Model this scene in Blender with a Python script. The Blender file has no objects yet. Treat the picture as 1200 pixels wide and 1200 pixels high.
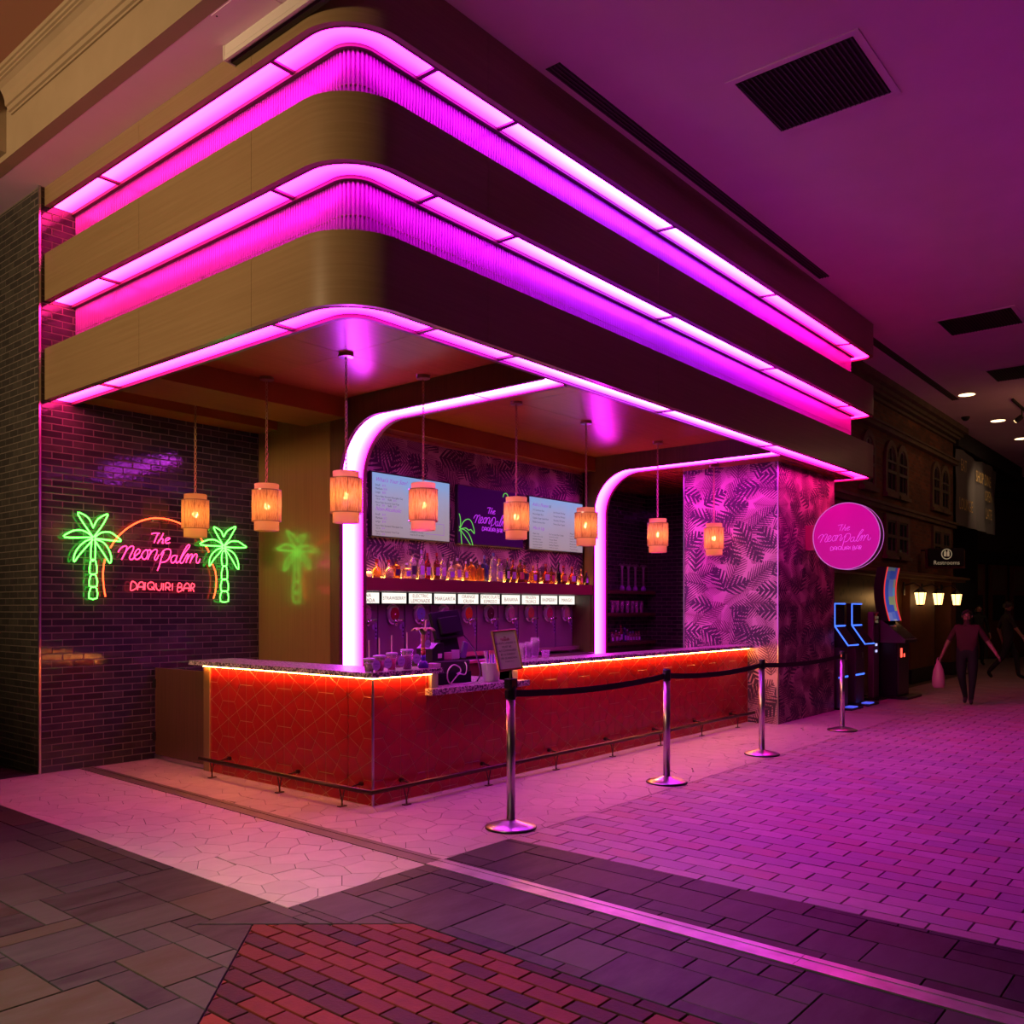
import bpy, math, random, colorsys
from math import sin, cos, pi, sqrt, atan2, hypot, radians, floor
from mathutils import Vector, Matrix
random.seed(7)
SC = bpy.context.scene
COL = SC.collection
# ------------------------------------------------------------ camera, world, exposure, hall lamps
EYE = 1.58
YAW = radians(39.8)                      # angle of the long facade (+X) from the view axis
FWD = (cos(YAW), sin(YAW)); RGT = (sin(YAW), -cos(YAW))
cam = bpy.data.cameras.new('camera'); cam_o = bpy.data.objects.new('camera', cam); COL.objects.link(cam_o)
cam.sensor_width = 36; cam.lens = 36 * 1037 / 1200; cam.shift_y = (713 - 600) / 1200
cam.clip_end = 200
cam_o.location = (0, 0, EYE); cam_o.rotation_euler = (pi / 2, 0, YAW - pi / 2)
SC.camera = cam_o
vs = SC.view_settings
vs.view_transform = 'Standard'; vs.look = 'None'; vs.gamma = 1; vs.use_curve_mapping = False
vs.exposure = 0.0
w = bpy.data.worlds.new('world'); SC.world = w; w.use_nodes = True
w.node_tree.nodes['Background'].inputs[0].default_value = (.9, .55, .4, 1)
w.node_tree.nodes['Background'].inputs[1].default_value = .004
LED_S = 28.0            # strength of the pink light panels
def lamp(name, kind, loc, energy, color, size=.5, target=None, spot=None, blend=.6):
    l = bpy.data.lights.new(name, kind); l.energy = energy; l.color = color
    if kind == 'AREA': l.size = size
    elif kind in ('POINT', 'SPOT'): l.shadow_soft_size = size
    if spot: l.spot_size = radians(spot); l.spot_blend = blend
    o = bpy.data.objects.new(name, l); COL.objects.link(o); o.location = loc
    if target is not None:
        o.rotation_euler = (Vector(target) - Vector(loc)).to_track_quat('-Z', 'Y').to_euler()
    return o
lamp('hall_lamp', 'SPOT', (-1.5, 3.9, 6.1), 3300, (1, .85, .58), .35, (.3, 3.3, 0), 68, 1)
lamp('hall_lamp', 'SPOT', (-4.5, 6.4, 4.4), 1900, (1, .67, .35), .6, (3.6, 7.3, 4.3), 62, .9)
lamp('mall_lamp', 'AREA', (24, -1.0, 5.6), 14, (1, .55, .25), 3.0, (22, 1.5, 0))
lamp('mall_lamp', 'AREA', (20.5, 2.2, 4.6), 9, (1, .5, .2), 1.5, (21.5, 5.5, 4.4))
lamp('track_spot', 'SPOT', (24.3, 3.9, 5.6), 90, (1, .68, .36), .05, (25.6, 5.4, 4.3), 60, 1)

def proj(p):
    l = p[0] * RGT[0] + p[1] * RGT[1]; d = p[0] * FWD[0] + p[1] * FWD[1]
    if d < .05: d = .05
    return 600 + 1037 * l / d, 713 - 1037 * (p[2] - EYE) / d, d

# ------------------------------------------------------------ mesh helpers
class MB:
    def __init__(s): s.v = []; s.f = []; s.uv = None
    def add(s, vs, fs):
        b = len(s.v); s.v += [tuple(v) for v in vs]; s.f += [tuple(i + b for i in f) for f in fs]; return s
    def box(s, x0, x1, y0, y1, z0, z1, bev=0):
        if x0 > x1: x0, x1 = x1, x0
        if y0 > y1: y0, y1 = y1, y0
        if z0 > z1: z0, z1 = z1, z0
        if bev <= 0:
            v = [(x, y, z) for z in (z0, z1) for y in (y0, y1) for x in (x0, x1)]
            return s.add(v, [(0, 2, 3, 1), (4, 5, 7, 6), (0, 1, 5, 4), (2, 6, 7, 3), (0, 4, 6, 2), (1, 3, 7, 5)])
        b = min(bev, (x1 - x0) / 2.01, (y1 - y0) / 2.01, (z1 - z0) / 2.01)
        V = []; 
        for X, sx in ((x0, 1), (x1, -1)):
            for Y, sy in ((y0, 1), (y1, -1)):
                for Z, sz in ((z0, 1), (z1, -1)):
                    V += [(X, Y + sy * b, Z + sz * b), (X + sx * b, Y, Z + sz * b), (X + sx * b, Y + sy * b, Z)]
        I = lambda i, j, k, a: ((i * 2 + j) * 2 + k) * 3 + a
        F = []
        for i in (0, 1):
            q = [I(i, 0, 0, 0), I(i, 0, 1, 0), I(i, 1, 1, 0), I(i, 1, 0, 0)]; F.append(q if i == 0 else q[::-1])
            q = [I(0, i, 0, 1), I(1, i, 0, 1), I(1, i, 1, 1), I(0, i, 1, 1)]; F.append(q if i == 0 else q[::-1])
            q = [I(0, 0, i, 2), I(0, 1, i, 2), I(1, 1, i, 2), I(1, 0, i, 2)]; F.append(q if i == 0 else q[::-1])
        for i in (0, 1):
            for j in (0, 1):
                q = [I(i, j, 0, 0), I(i, j, 1, 0), I(i, j, 1, 1), I(i, j, 0, 1)]; F.append(q if i != j else q[::-1])
                q = [I(i, 0, j, 0), I(i, 1, j, 0), I(i, 1, j, 2), I(i, 0, j, 2)]; F.append(q[::-1] if i != j else q)
                q = [I(0, i, j, 1), I(1, i, j, 1), I(1, i, j, 2), I(0, i, j, 2)]; F.append(q if i != j else q[::-1])
        for i in (0, 1):
            for j in (0, 1):
                for k in (0, 1):
                    t = [I(i, j, k, 0), I(i, j, k, 1), I(i, j, k, 2)]; F.append(t if (i + j + k) % 2 == 0 else t[::-1])
        return s.add(V, F)
    def lathe(s, prof, c=(0, 0, 0), n=20, cap=True):
        b = []
        for r, z in prof:
            b += [(c[0] + r * cos(2 * pi * i / n), c[1] + r * sin(2 * pi * i / n), c[2] + z) for i in range(n)]
        F = []
        for k in range(len(prof) - 1):
            for i in range(n):
                j = (i + 1) % n
                F.append((k * n + i, k * n + j, (k + 1) * n + j, (k + 1) * n + i))
        if cap:
            if prof[0][0] > 1e-4: F.append(tuple(range(n))[::-1])
            if prof[-1][0] > 1e-4: F.append(tuple((len(prof) - 1) * n + i for i in range(n)))
        return s.add(b, F)
    def tube(s, path, r, n=6, closed=False, cap=True):
        P = [Vector(p) for p in path]; m = len(P)
        if m < 2: return s
        R = r if hasattr(r, '__len__') else [r] * m
        up = None; V = []
        for i, p in enumerate(P):
            a = P[i - 1] if (i > 0 or closed) else p; c = P[(i + 1) % m] if (i < m - 1 or closed) else p
            t = (c - a)
            if t.length < 1e-9: t = Vector((0, 0, 1))
            t.normalize()
            if up is None:
                up = Vector((0, 0, 1)) if abs(t.z) < .9 else Vector((1, 0, 0))
            up = (up - t * up.dot(t))
            if up.length < 1e-6: up = t.orthogonal()
            up.normalize(); sd = t.cross(up)
            V += [p + (up * cos(2 * pi * k / n) + sd * sin(2 * pi * k / n)) * R[i] for k in range(n)]
        F = []
        for i in range(m if closed else m - 1):
            for k in range(n):
                a = i * n; b = ((i + 1) % m) * n; k2 = (k + 1) % n
                F.append((a + k, a + k2, b + k2, b + k))
        if cap and not closed:
            F.append(tuple(range(n))[::-1]); F.append(tuple((m - 1) * n + k for k in range(n)))
        return s.add(V, F)
    def prism(s, poly, a, b, ax=2):
        """polygon in the two other axes extruded along ax from a to b"""
        def mk(p, t): return (t, p[0], p[1]) if ax == 0 else (p[0], t, p[1]) if ax == 1 else (p[0], p[1], t)
        n = len(poly)
        V = [mk(p, a) for p in poly] + [mk(p, b) for p in poly]
        F = [tuple(range(n))[::-1], tuple(range(n, 2 * n))] + [(i, (i + 1) % n, n + (i + 1) % n, n + i) for i in range(n)]
        return s.add(V, F)
    def ball(s, c, r, n=12, m=8, sc=(1, 1, 1)):
        V = []; F = []
        for j in range(m + 1):
            t = pi * j / m
            V += [(c[0] + sc[0] * r * sin(t) * cos(2 * pi * i / n), c[1] + sc[1] * r * sin(t) * sin(2 * pi * i / n), c[2] - sc[2] * r * cos(t)) for i in range(n)]
        for j in range(m):
            for i in range(n):
                k = (i + 1) % n; F.append((j * n + i, j * n + k, (j + 1) * n + k, (j + 1) * n + i))
        return s.add(V, F)
    def xform(s, M):
        s.v = [tuple(M @ Vector(v)) for v in s.v]; return s
    def mesh(s, name, m, smooth=False):
        me = bpy.data.meshes.new(name); me.from_pydata(s.v, [], s.f)
        if m: me.materials.append(m)
        if smooth: me.polygons.foreach_set('use_smooth', [True] * len(me.polygons))
        me.update()
        if smooth == 'auto': me.set_sharp_from_angle(angle=radians(35))
        return me

def part(name, mb, m, parent=None, smooth=False, label=None, kind=None, world=True):
    me = mb.mesh(name, m, smooth) if isinstance(mb, MB) else mb
    o = bpy.data.objects.new(name, me); COL.objects.link(o)
    if parent is not None:
        o.parent = parent
        if world: o.matrix_parent_inverse = Matrix.Translation(-origin(parent))
    if label: o['label'] = label
    if kind: o['kind'] = kind
    return o
def origin(o):
    v = Vector((0, 0, 0))
    while o is not None:
        v += o.matrix_parent_inverse.translation + o.location; o = o.parent
    return v
def thing(name, label, cat, loc=(0, 0, 0), rotz=0, group=None):
    o = bpy.data.objects.new(name, None); COL.objects.link(o); o.empty_display_size = .1
    o.location = loc; o.rotation_euler = (0, 0, rotz); tag(o, label, cat, group); return o
def tag(o, label, cat, group=None):
    o['label'] = label; o['category'] = cat
    if group: o['group'] = group
    return o
def struct(name, mb, m, smooth=False):
    o = part(name, mb, m, None, smooth); o['kind'] = 'structure'; return o
def dup(root, loc=None, label=None, group=None, rotz=None):
    r = root.copy(); COL.objects.link(r)
    if loc: r.location = loc
    if rotz is not None: r.rotation_euler = (0, 0, rotz)
    if label: r['label'] = label
    if group: r['group'] = group
    for ch in list(root.children):
        c = ch.copy(); COL.objects.link(c); c.parent = r; c.matrix_parent_inverse = ch.matrix_parent_inverse
        for g in list(ch.children):
            d = g.copy(); COL.objects.link(d); d.parent = c; d.matrix_parent_inverse = g.matrix_parent_inverse
    return r
def ln(p, q, t): return tuple(a + (b - a) * t for a, b in zip(p, q))
def smooth_path(pts, k=5):
    """Catmull-Rom through pts"""
    if len(pts) < 3: return [tuple(p) for p in pts]
    P = [Vector(p) for p in pts]; closed = (P[0] - P[-1]).length < 1e-6; out = []
    m = len(P)
    for i in range(m - 1):
        a = P[i - 1] if i > 0 else (P[-2] if closed else P[0]); b = P[i]; c = P[i + 1]
        d = P[i + 2] if i + 2 < m else (P[1] if closed else P[-1])
        for j in range(k):
            t = j / k
            out.append(tuple(.5 * ((2 * b) + (c - a) * t + (2 * a - 5 * b + 4 * c - d) * t * t + (3 * b - a - 3 * c + d) * t ** 3)))
    out.append(tuple(P[-1])); return out
_tc = {}
def text_mb(body, size, O, U, V, align='CENTER', shear=0, depth=.0008, N=None, spacing=1, sx=1):
    """flat lettering from Blender's built-in font laid on the plane O + u U + v V"""
    cu = bpy.data.curves.new('lettering', 'FONT'); cu.body = body; cu.size = size; cu.align_x = align; cu.shear = shear
    cu.space_character = spacing; cu.resolution_u = 2
    o = bpy.data.objects.new('lettering', cu)
    COL.objects.link(o); dg = bpy.context.evaluated_depsgraph_get()
    me = bpy.data.meshes.new_from_object(o.evaluated_get(dg))
    mb = MB(); U = Vector(U); V = Vector(V); O = Vector(O); Nn = (U.cross(V) if N is None else Vector(N)) * depth
    mb.add([O + Nn + U * (v.co.x * sx) + V * v.co.y for v in me.vertices], [tuple(p.vertices) for p in me.polygons])
    bpy.data.objects.remove(o); bpy.data.curves.remove(cu); bpy.data.meshes.remove(me)
    return mb
def merge(*mbs):
    r = MB()
    for m in mbs: r.add(m.v, m.f)
    return r

# ------------------------------------------------------------ polygon pieces (tiles, bricks, stones)
def clip_half(poly, a, b, c):
    """keep a*x + b*y <= c"""
    out = []; n = len(poly)
    for i in range(n):
        p, q = poly[i], poly[(i + 1) % n]
        dp = a * p[0] + b * p[1] - c; dq = a * q[0] + b * q[1] - c
        if dp <= 0: out.append(p)
        if dp * dq < 0:
            t = dp / (dp - dq); out.append((p[0] + (q[0] - p[0]) * t, p[1] + (q[1] - p[1]) * t))
    return out
def clip_rect(poly, x0, x1, y0, y1):
    for h in ((1, 0, x1), (-1, 0, -x0), (0, 1, y1), (0, -1, -y0)):
        poly = clip_half(poly, *h)
        if len(poly) < 3: return []
    return poly
def parea(p):
    return .5 * sum(p[i][0] * p[(i + 1) % len(p)][1] - p[(i + 1) % len(p)][0] * p[i][1] for i in range(len(p)))
def inset(p, g):
    """offset a convex ccw polygon inwards by g"""
    n = len(p); L = []
    for i in range(n):
        a, b = p[i], p[(i + 1) % n]; d = hypot(b[0] - a[0], b[1] - a[1])
        if d < 1e-5: continue
        nx, ny = -(b[1] - a[1]) / d, (b[0] - a[0]) / d
        L.append((-nx, -ny, -(nx * a[0] + ny * a[1]) - g))
    xs = [q[0] for q in p]; ys = [q[1] for q in p]
    poly = [(min(xs), min(ys)), (max(xs), min(ys)), (max(xs), max(ys)), (min(xs), max(ys))]
    for h in L:
        poly = clip_half(poly, *h)
        if len(poly) < 3: return []
    out = []
    for q in poly:
        if not out or hypot(q[0] - out[-1][0], q[1] - out[-1][1]) > 1e-4: out.append(q)
    if len(out) > 2 and hypot(out[0][0] - out[-1][0], out[0][1] - out[-1][1]) < 1e-4: out.pop()
    return out if len(out) > 2 else []
def piece_mb(p, U, V, N, depth, ch, c=None, top=0.0):
    cx = sum(q[0] for q in p) / len(p) if c is None else c[0]; cy = sum(q[1] for q in p) / len(p) if c is None else c[1]
    pin = inset(p, ch)
    if len(pin) != len(p):
        pin = [(cx + (q[0] - cx) * .93, cy + (q[1] - cy) * .93) for q in p]
    else:                       # match the order of the rings
        k = min(range(len(p)), key=lambda i: hypot(pin[i][0] - p[0][0], pin[i][1] - p[0][1])); pin = pin[k:] + pin[:k]
    n = len(p); P = lambda q, h: U * (q[0] - cx) + V * (q[1] - cy) + N * h
    vs = [P(q, -depth) for q in p] + [P(q, top - ch) for q in p] + [P(q, top) for q in pin]
    fs = [(r * n + i, r * n + (i + 1) % n, (r + 1) * n + (i + 1) % n, (r + 1) * n + i) for r in (0, 1) for i in range(n)]
    fs.append(tuple(2 * n + i for i in range(n)))
    return MB().add(vs, fs), cx, cy
def pieces(parent, name, polys, O, U, V, mats, depth=.012, gap=.004, ch=.002, limit=300, lift=.0012, tilt=0, stuff_name=None, margin=260, seed=1, keep_all=False, minpx=0):
    """lay convex polygons (u, v[, material index]) as separate blocks; what is past the limit becomes one part of kind stuff"""
    rg = random.Random(seed); O = Vector(O); U = Vector(U); V = Vector(V); N = U.cross(V)
    items = []
    for it in polys:
        p, mi = it
        if parea(p) < 0: p = p[::-1]
        p = inset(p, gap / 2)
        if len(p) < 3: continue
        a = parea(p)
        if a < 2e-5: continue
        cx = sum(q[0] for q in p) / len(p); cy = sum(q[1] for q in p) / len(p)
        w3 = O + U * cx + V * cy; px, py, d = proj(w3)
        if not keep_all and not (-margin < px < 1200 + margin and -margin < py < 1200 + margin and d > .3): continue
        vd = Vector((-w3.x, -w3.y, EYE - w3.z)).normalized()
        inside = 0 <= px <= 1200 and 0 <= py <= 1200
        items.append((a * abs(N.dot(vd)) / (d * d) * (1 if inside else .25), p, mi, w3))
    items.sort(key=lambda t: -t[0])
    cache = {}
    rest = [MB() for _ in mats]
    for k, (sz, p, mi, w3) in enumerate(items):
        l = rg.uniform(0, lift)
        if k < limit:
            cx = sum(q[0] for q in p) / len(p); cy = sum(q[1] for q in p) / len(p)
            key = (mi, tuple((round(q[0] - cx, 3), round(q[1] - cy, 3)) for q in p))
            me = cache.get(key)
            if me is None:
                me = piece_mb(p, U, V, N, depth, ch)[0].mesh(name, mats[mi]); cache[key] = me
            o = bpy.data.objects.new(name, me); COL.objects.link(o)
            if parent is not None:
                o.parent = parent; o.matrix_parent_inverse = Matrix.Translation(-origin(parent))
            o.location = w3 + N * l
            if tilt: o.rotation_euler = (rg.uniform(-tilt, tilt), rg.uniform(-tilt, tilt), rg.uniform(-tilt, tilt))
        else:
            mb, cx, cy = piece_mb(p, U, V, N, depth, ch, top=l)
            c = O + U * cx + V * cy
            rest[mi].add([v + c for v in mb.v] if False else [(v[0] + c.x, v[1] + c.y, v[2] + c.z) for v in mb.v], mb.f)
    me = bpy.data.meshes.new(stuff_name or name + '_field'); vv = []; ff = []; mm = []
    for i, r in enumerate(rest):
        b = len(vv); vv += r.v; ff += [tuple(x + b for x in f) for f in r.f]; mm += [i] * len(r.f)
    if ff:
        me.from_pydata(vv, [], ff)
        for m in mats: me.materials.append(m)
        me.polygons.foreach_set('material_index', mm); me.update()
        o = part(stuff_name or name + '_field', me, None, parent); o['kind'] = 'stuff'
    return len(items)
def brick_polys(u0, u1, v0, v1, L, H, nm=1, seed=3, start=0.0, shift=.5):
    rg = random.Random(seed); out = []; r = 0; v = v0
    while v < v1 - 1e-6:
        u = u0 - L * (shift * (r % 2)) - start
        while u < u1:
            p = clip_rect([(u, v), (u + L, v), (u + L, v + H), (u, v + H)], u0, u1, v0, v1)
            if len(p) > 2: out.append((p, rg.randrange(nm)))
            u += L
        v += H; r += 1
    return out

# ------------------------------------------------------------ materials
class NT:
    def __init__(s, name):
        s.m = bpy.data.materials.new(name); s.m.use_nodes = True; s.t = s.m.node_tree; s.t.nodes.clear()
        s.out = s.t.nodes.new('ShaderNodeOutputMaterial')
    def n(s, typ, ins=None, **kw):
        nd = s.t.nodes.new('ShaderNode' + typ)
        for k, v in kw.items(): setattr(nd, k, v)
        for k, v in (ins or {}).items(): s.set(nd.inputs[k], v)
        return nd
    def set(s, sock, v):
        if isinstance(v, bpy.types.NodeSocket): s.t.links.new(v, sock)
        else:
            if sock.type == 'RGBA' and hasattr(v, '__len__') and len(v) == 3: v = (*v, 1)
            sock.default_value = v
    def M(s, op, a, b=0, c=0):
        nd = s.n('Math', {0: a, 1: b, 2: c}, operation=op); return nd.outputs[0]
    def mix(s, f, a, b, mode='MIX'):
        nd = s.t.nodes.new('ShaderNodeMix'); nd.data_type = 'RGBA'; nd.blend_type = mode
        s.set(nd.inputs[0], f); s.set(nd.inputs[6], a); s.set(nd.inputs[7], b); return nd.outputs[2]
    def ramp(s, f, stops, interp='LINEAR'):
        nd = s.n('ValToRGB', {0: f}); cr = nd.color_ramp; cr.interpolation = interp
        while len(cr.elements) < len(stops): cr.elements.new(.5)
        for e, (p, c) in zip(cr.elements, stops): e.position = p; e.color = (*c, 1) if len(c) == 3 else c
        return nd.outputs[0]
    def pos(s): return s.n('NewGeometry').outputs['Position']
    def xyz(s, v):
        nd = s.n('SeparateXYZ', {0: v}); return nd.outputs[0], nd.outputs[1], nd.outputs[2]
    def vec(s, x, y, z=0.): return s.n('CombineXYZ', {0: x, 1: y, 2: z}).outputs[0]
    def noise(s, vec, scale, detail=3, rough=.55):
        return s.n('TexNoise', {'Vector': vec, 'Scale': scale, 'Detail': detail, 'Roughness': rough}).outputs[0]
    def rnd(s):
        a = s.n('ObjectInfo').outputs['Random']; b = s.n('NewGeometry').outputs['Random Per Island']
        return s.M('FRACT', s.M('ADD', a, b))
    def bsdf(s, **kw):
        b = s.n('BsdfPrincipled')
        for k, v in kw.items(): s.set(b.inputs[k.replace('_', ' ')], v)
        s.t.links.new(b.outputs[0], s.out.inputs[0]); return b
_mc = {}
def mat(name, c1, c2=None, rough=.5, metal=0., scale=6., stretch=(1, 1, 1), rnd=None, bump=0, bscale=None, coat=0, coat_rough=.1, spec=.5, trans=0, alpha=1, contrast=(.35, .7)):
    if name in _mc: return _mc[name]
    t = NT(name)
    col = c1
    v = t.n('VectorMath', {0: t.n('TexCoord').outputs['Object'], 1: stretch}, operation='MULTIPLY').outputs[0]
    if rnd:
        k = len(rnd); col = t.ramp(t.rnd(), [(i / k, c) for i, c in enumerate(rnd)], 'CONSTANT')
        v2 = t.n('NewGeometry').outputs['Position']; v = t.n('VectorMath', {0: v2, 1: stretch}, operation='MULTIPLY').outputs[0]
    if c2 is not None:
        f = t.n('MapRange', {0: t.noise(v, scale, 4), 1: contrast[0], 2: contrast[1]}).outputs[0]
        col = t.mix(f, col, c2) if not rnd else t.mix(t.M('MULTIPLY', f, .5), col, c2)
    b = t.bsdf(Base_Color=col, Roughness=rough, Metallic=metal)
    t.set(b.inputs['Specular IOR Level'], spec)
    if coat: t.set(b.inputs['Coat Weight'], coat); t.set(b.inputs['Coat Roughness'], coat_rough)
    if trans: t.set(b.inputs['Transmission Weight'], trans)
    if alpha < 1: t.set(b.inputs['Alpha'], alpha)
    if bump:
        h = t.noise(v, bscale or scale, 4)
        bp = t.n('Bump', {'Strength': bump, 'Distance': .01, 'Height': h}); t.set(b.inputs['Normal'], bp.outputs[0])
    _mc[name] = t.m; return t.m
def emit(name, col, strength, base=(.02, .02, .02)):
    if name in _mc: return _mc[name]
    t = NT(name); t.bsdf(Base_Color=base, Emission_Color=col, Emission_Strength=strength, Roughness=.55); t.t.nodes['Principled BSDF'].inputs['Specular IOR Level'].default_value = .2
    _mc[name] = t.m; return t.m
LED_STOPS = [(0, (1, .016, .20)), (.16, (1, .014, .30)), (.28, (.90, .009, .58)), (.34, (.74, .009, .76)), (.40, (.70, .018, .85)), (.48, (.55, .038, 1)), (.62, (.50, .038, 1)), (.74, (.70, .021, .80)), (.84, (1, .010, .50)), (.93, (1, .007, .26)), (1, (1, .006, .18))]
def led_material():
    """diffuser panel of the canopy: the colour runs along the building, the lamps sit at the outer edge (uv.y = 0)"""
    t = NT('light_panel'); x, y, z = t.xyz(t.pos())
    k = t.n('MapRange', {0: t.M('SUBTRACT', x, y), 1: 3.645 - 8.86, 2: 14.05 - 4.4}).outputs[0]
    col = t.ramp(k, LED_STOPS)
    v = t.xyz(t.n('UVMap').outputs[0])[1]
    s = t.M('MULTIPLY', t.ramp(v, [(0, (1.25,) * 3), (.45, (1,) * 3), (.75, (.5,) * 3), (1, (.22,) * 3)]), LED_S)
    t.bsdf(Base_Color=(.5, .3, .4), Emission_Color=col, Emission_Strength=s, Roughness=.4)
    return t.m
def arch_led(name, a, b):
    t = NT(name); v = t.xyz(t.n('UVMap').outputs[0])[1]
    col = t.ramp(v, [(0, a), (.4, a), (1, b)])
    s = t.M('MULTIPLY', t.ramp(v, [(0, (1.3,) * 3), (.5, (1,) * 3), (1, (.45,) * 3)]), LED_S)
    t.bsdf(Base_Color=(.5, .3, .4), Emission_Color=col, Emission_Strength=s, Roughness=.4)
    return t.m
def wood(name, c1, c2, axis='u', rough=.35, scale=1., coat=0., spec=.5):
    """veneer: fine streaks along u (= x - y) or along z"""
    t = NT(name); x, y, z = t.xyz(t.pos()); u = t.M('SUBTRACT', x, y)
    v = t.vec(t.M('MULTIPLY', u, .9), t.M('MULTIPLY', z, 42)) if axis == 'u' else t.vec(t.M('MULTIPLY', t.M('ADD', x, y), 42), t.M('MULTIPLY', z, .9)) if axis == 'z' else t.vec(t.M('MULTIPLY', x, .9), t.M('MULTIPLY', y, 36))
    n1 = t.noise(v, scale, 4, .6); n2 = t.noise(t.pos(), .8, 2)
    f = t.n('MapRange', {0: n1, 1: .3, 2: .7}).outputs[0]
    col = t.mix(f, c1, c2); col = t.mix(t.M('MULTIPLY', n2, .35), col, (c1[0] * .6, c1[1] * .55, c1[2] * .5))
    b = t.bsdf(Base_Color=col, Roughness=rough); t.set(b.inputs['Specular IOR Level'], spec)
    if coat: t.set(b.inputs['Coat Weight'], coat); t.set(b.inputs['Coat Roughness'], .12)
    bp = t.n('Bump', {'Strength': .08, 'Distance': .004, 'Height': n1}); t.set(b.inputs['Normal'], bp.outputs[0])
    return t.m
def wallpaper():
    """printed palm fronds and split leaves on a pale ground; u = x + y runs along either wall"""
    t = NT('leaf_wallpaper'); x, y, z = t.xyz(t.pos()); P = t.vec(t.M('ADD', x, y), z)
    def layer(scale, seed, L, W, freq, spread):
        off = t.n('VectorMath', {0: P, 1: (seed * 3.1, seed * 1.7, 0)}, operation='ADD').outputs[0]
        vo = t.n('TexVoronoi', {'Vector': off, 'Scale': scale, 'Randomness': .8}, voronoi_dimensions='2D')
        d = t.n('VectorMath', {0: off, 1: vo.outputs['Position']}, operation='SUBTRACT').outputs[0]
        dx, dy, _ = t.xyz(d); cr = t.n('SeparateColor', {0: vo.outputs['Color']})
        ang = t.M('ADD', t.M('MULTIPLY', t.M('SUBTRACT', cr.outputs[0], .5), spread), 1.57)
        ca, sa = t.M('COSINE', ang), t.M('SINE', ang)
        u = t.M('ADD', t.M('MULTIPLY', dx, ca), t.M('MULTIPLY', dy, sa)); v = t.M('SUBTRACT', t.M('MULTIPLY', dy, ca), t.M('MULTIPLY', dx, sa))
        v = t.M('ADD', v, t.M('MULTIPLY', t.M('MULTIPLY', u, u), t.M('SUBTRACT', cr.outputs[1], .5)))   # bent rib
        av = t.M('ABSOLUTE', v); un = t.M('DIVIDE', u, L)
        wid = t.M('MULTIPLY', t.M('SUBTRACT', 1, t.M('MULTIPLY', un, un)), W)
        st = t.M('FRACT', t.M('MULTIPLY', t.M('SUBTRACT', u, t.M('MULTIPLY', av, 1.1)), freq))
        taper = t.M('SUBTRACT', .78, t.M('MULTIPLY', t.M('DIVIDE', av, W), .5))
        leaf = t.M('MULTIPLY', t.M('LESS_THAN', av, wid), t.M('LESS_THAN', st, taper))
        rib = t.M('MULTIPLY', t.M('LESS_THAN', av, .007), t.M('LESS_THAN', t.M('ABSOLUTE', u), L))
        return t.M('MAXIMUM', leaf, rib), cr.outputs[2]
    m1, r1 = layer(2.5, 1, .31, .145, 23, 3.4); m2, r2 = layer(2.9, 2, .20, .14, 13.5, 5.5); m3, r3 = layer(3.3, 3, .27, .125, 35, 6.2)
    col = t.mix(t.n('MapRange', {0: t.noise(P, 3, 2), 1: .35, 2: .65}).outputs[0], (.50, .33, .31), (.48, .315, .295))
    col = t.mix(m3, col, (.20, .10, .115)); col = t.mix(m1, col, t.mix(r1, (.045, .016, .04), (.13, .05, .07)))
    col = t.mix(t.M('MULTIPLY', m2, t.M('GREATER_THAN', r2, .25)), col, (.035, .014, .035))
    t.bsdf(Base_Color=col, Roughness=.45)
    return t.m
def terrazzo():
    t = NT('terrazzo'); p = t.n('NewGeometry').outputs['Position']
    a = t.n('TexVoronoi', {'Vector': p, 'Scale': 95.}); c = t.n('SeparateColor', {0: a.outputs['Color']})
    f = t.ramp(c.outputs[0], [(0, (.10, .07, .065)), (.28, (.42, .34, .31)), (.45, (.62, .52, .47)), (.7, (.24, .16, .14)), (.82, (.68, .60, .56))], 'CONSTANT')
    b2 = t.n('TexVoronoi', {'Vector': p, 'Scale': 60.}); c2 = t.n('SeparateColor', {0: b2.outputs['Color']})
    col = t.mix(t.M('LESS_THAN', c2.outputs[1], .22), f, (.07, .045, .05))
    t.bsdf(Base_Color=col, Roughness=.3); return t.m
def slate_mat():
    t = NT('slate'); r = t.rnd(); p = t.pos()
    col = t.ramp(r, [(0, (.034, .0313, .0245)), (.12, (.0136, .0095, .0088)), (.24, (.0394, .0286, .015)), (.34, (.0163, .0136, .0156)), (.46, (.0449, .0381, .0326)), (.56, (.0245, .015, .0095)), (.66, (.0272, .0245, .0245)), (.76, (.0102, .0075, .0075)), (.86, (.0354, .0299, .0231)), (.94, (.0218, .0163, .019))], 'CONSTANT')
    v = t.n('VectorMath', {0: p, 1: (2.2, 6, 1)}, operation='MULTIPLY').outputs[0]
    v = t.n('VectorMath', {0: v, 1: t.n('CombineXYZ', {0: t.M('MULTIPLY', r, 40), 1: t.M('MULTIPLY', r, 23)}).outputs[0]}, operation='ADD').outputs[0]
    n = t.noise(v, 1.4, 6, .65); col = t.mix(t.n('MapRange', {0: n, 1: .35, 2: .7}).outputs[0], col, t.mix(.5, col, (0.0664, 0.0605, 0.0575)))
    b = t.bsdf(Base_Color=col, Roughness=.55); t.set(b.inputs['Specular IOR Level'], .2)
    bp = t.n('Bump', {'Strength': .25, 'Distance': .006, 'Height': n}); t.set(b.inputs['Normal'], bp.outputs[0]); return t.m
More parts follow.
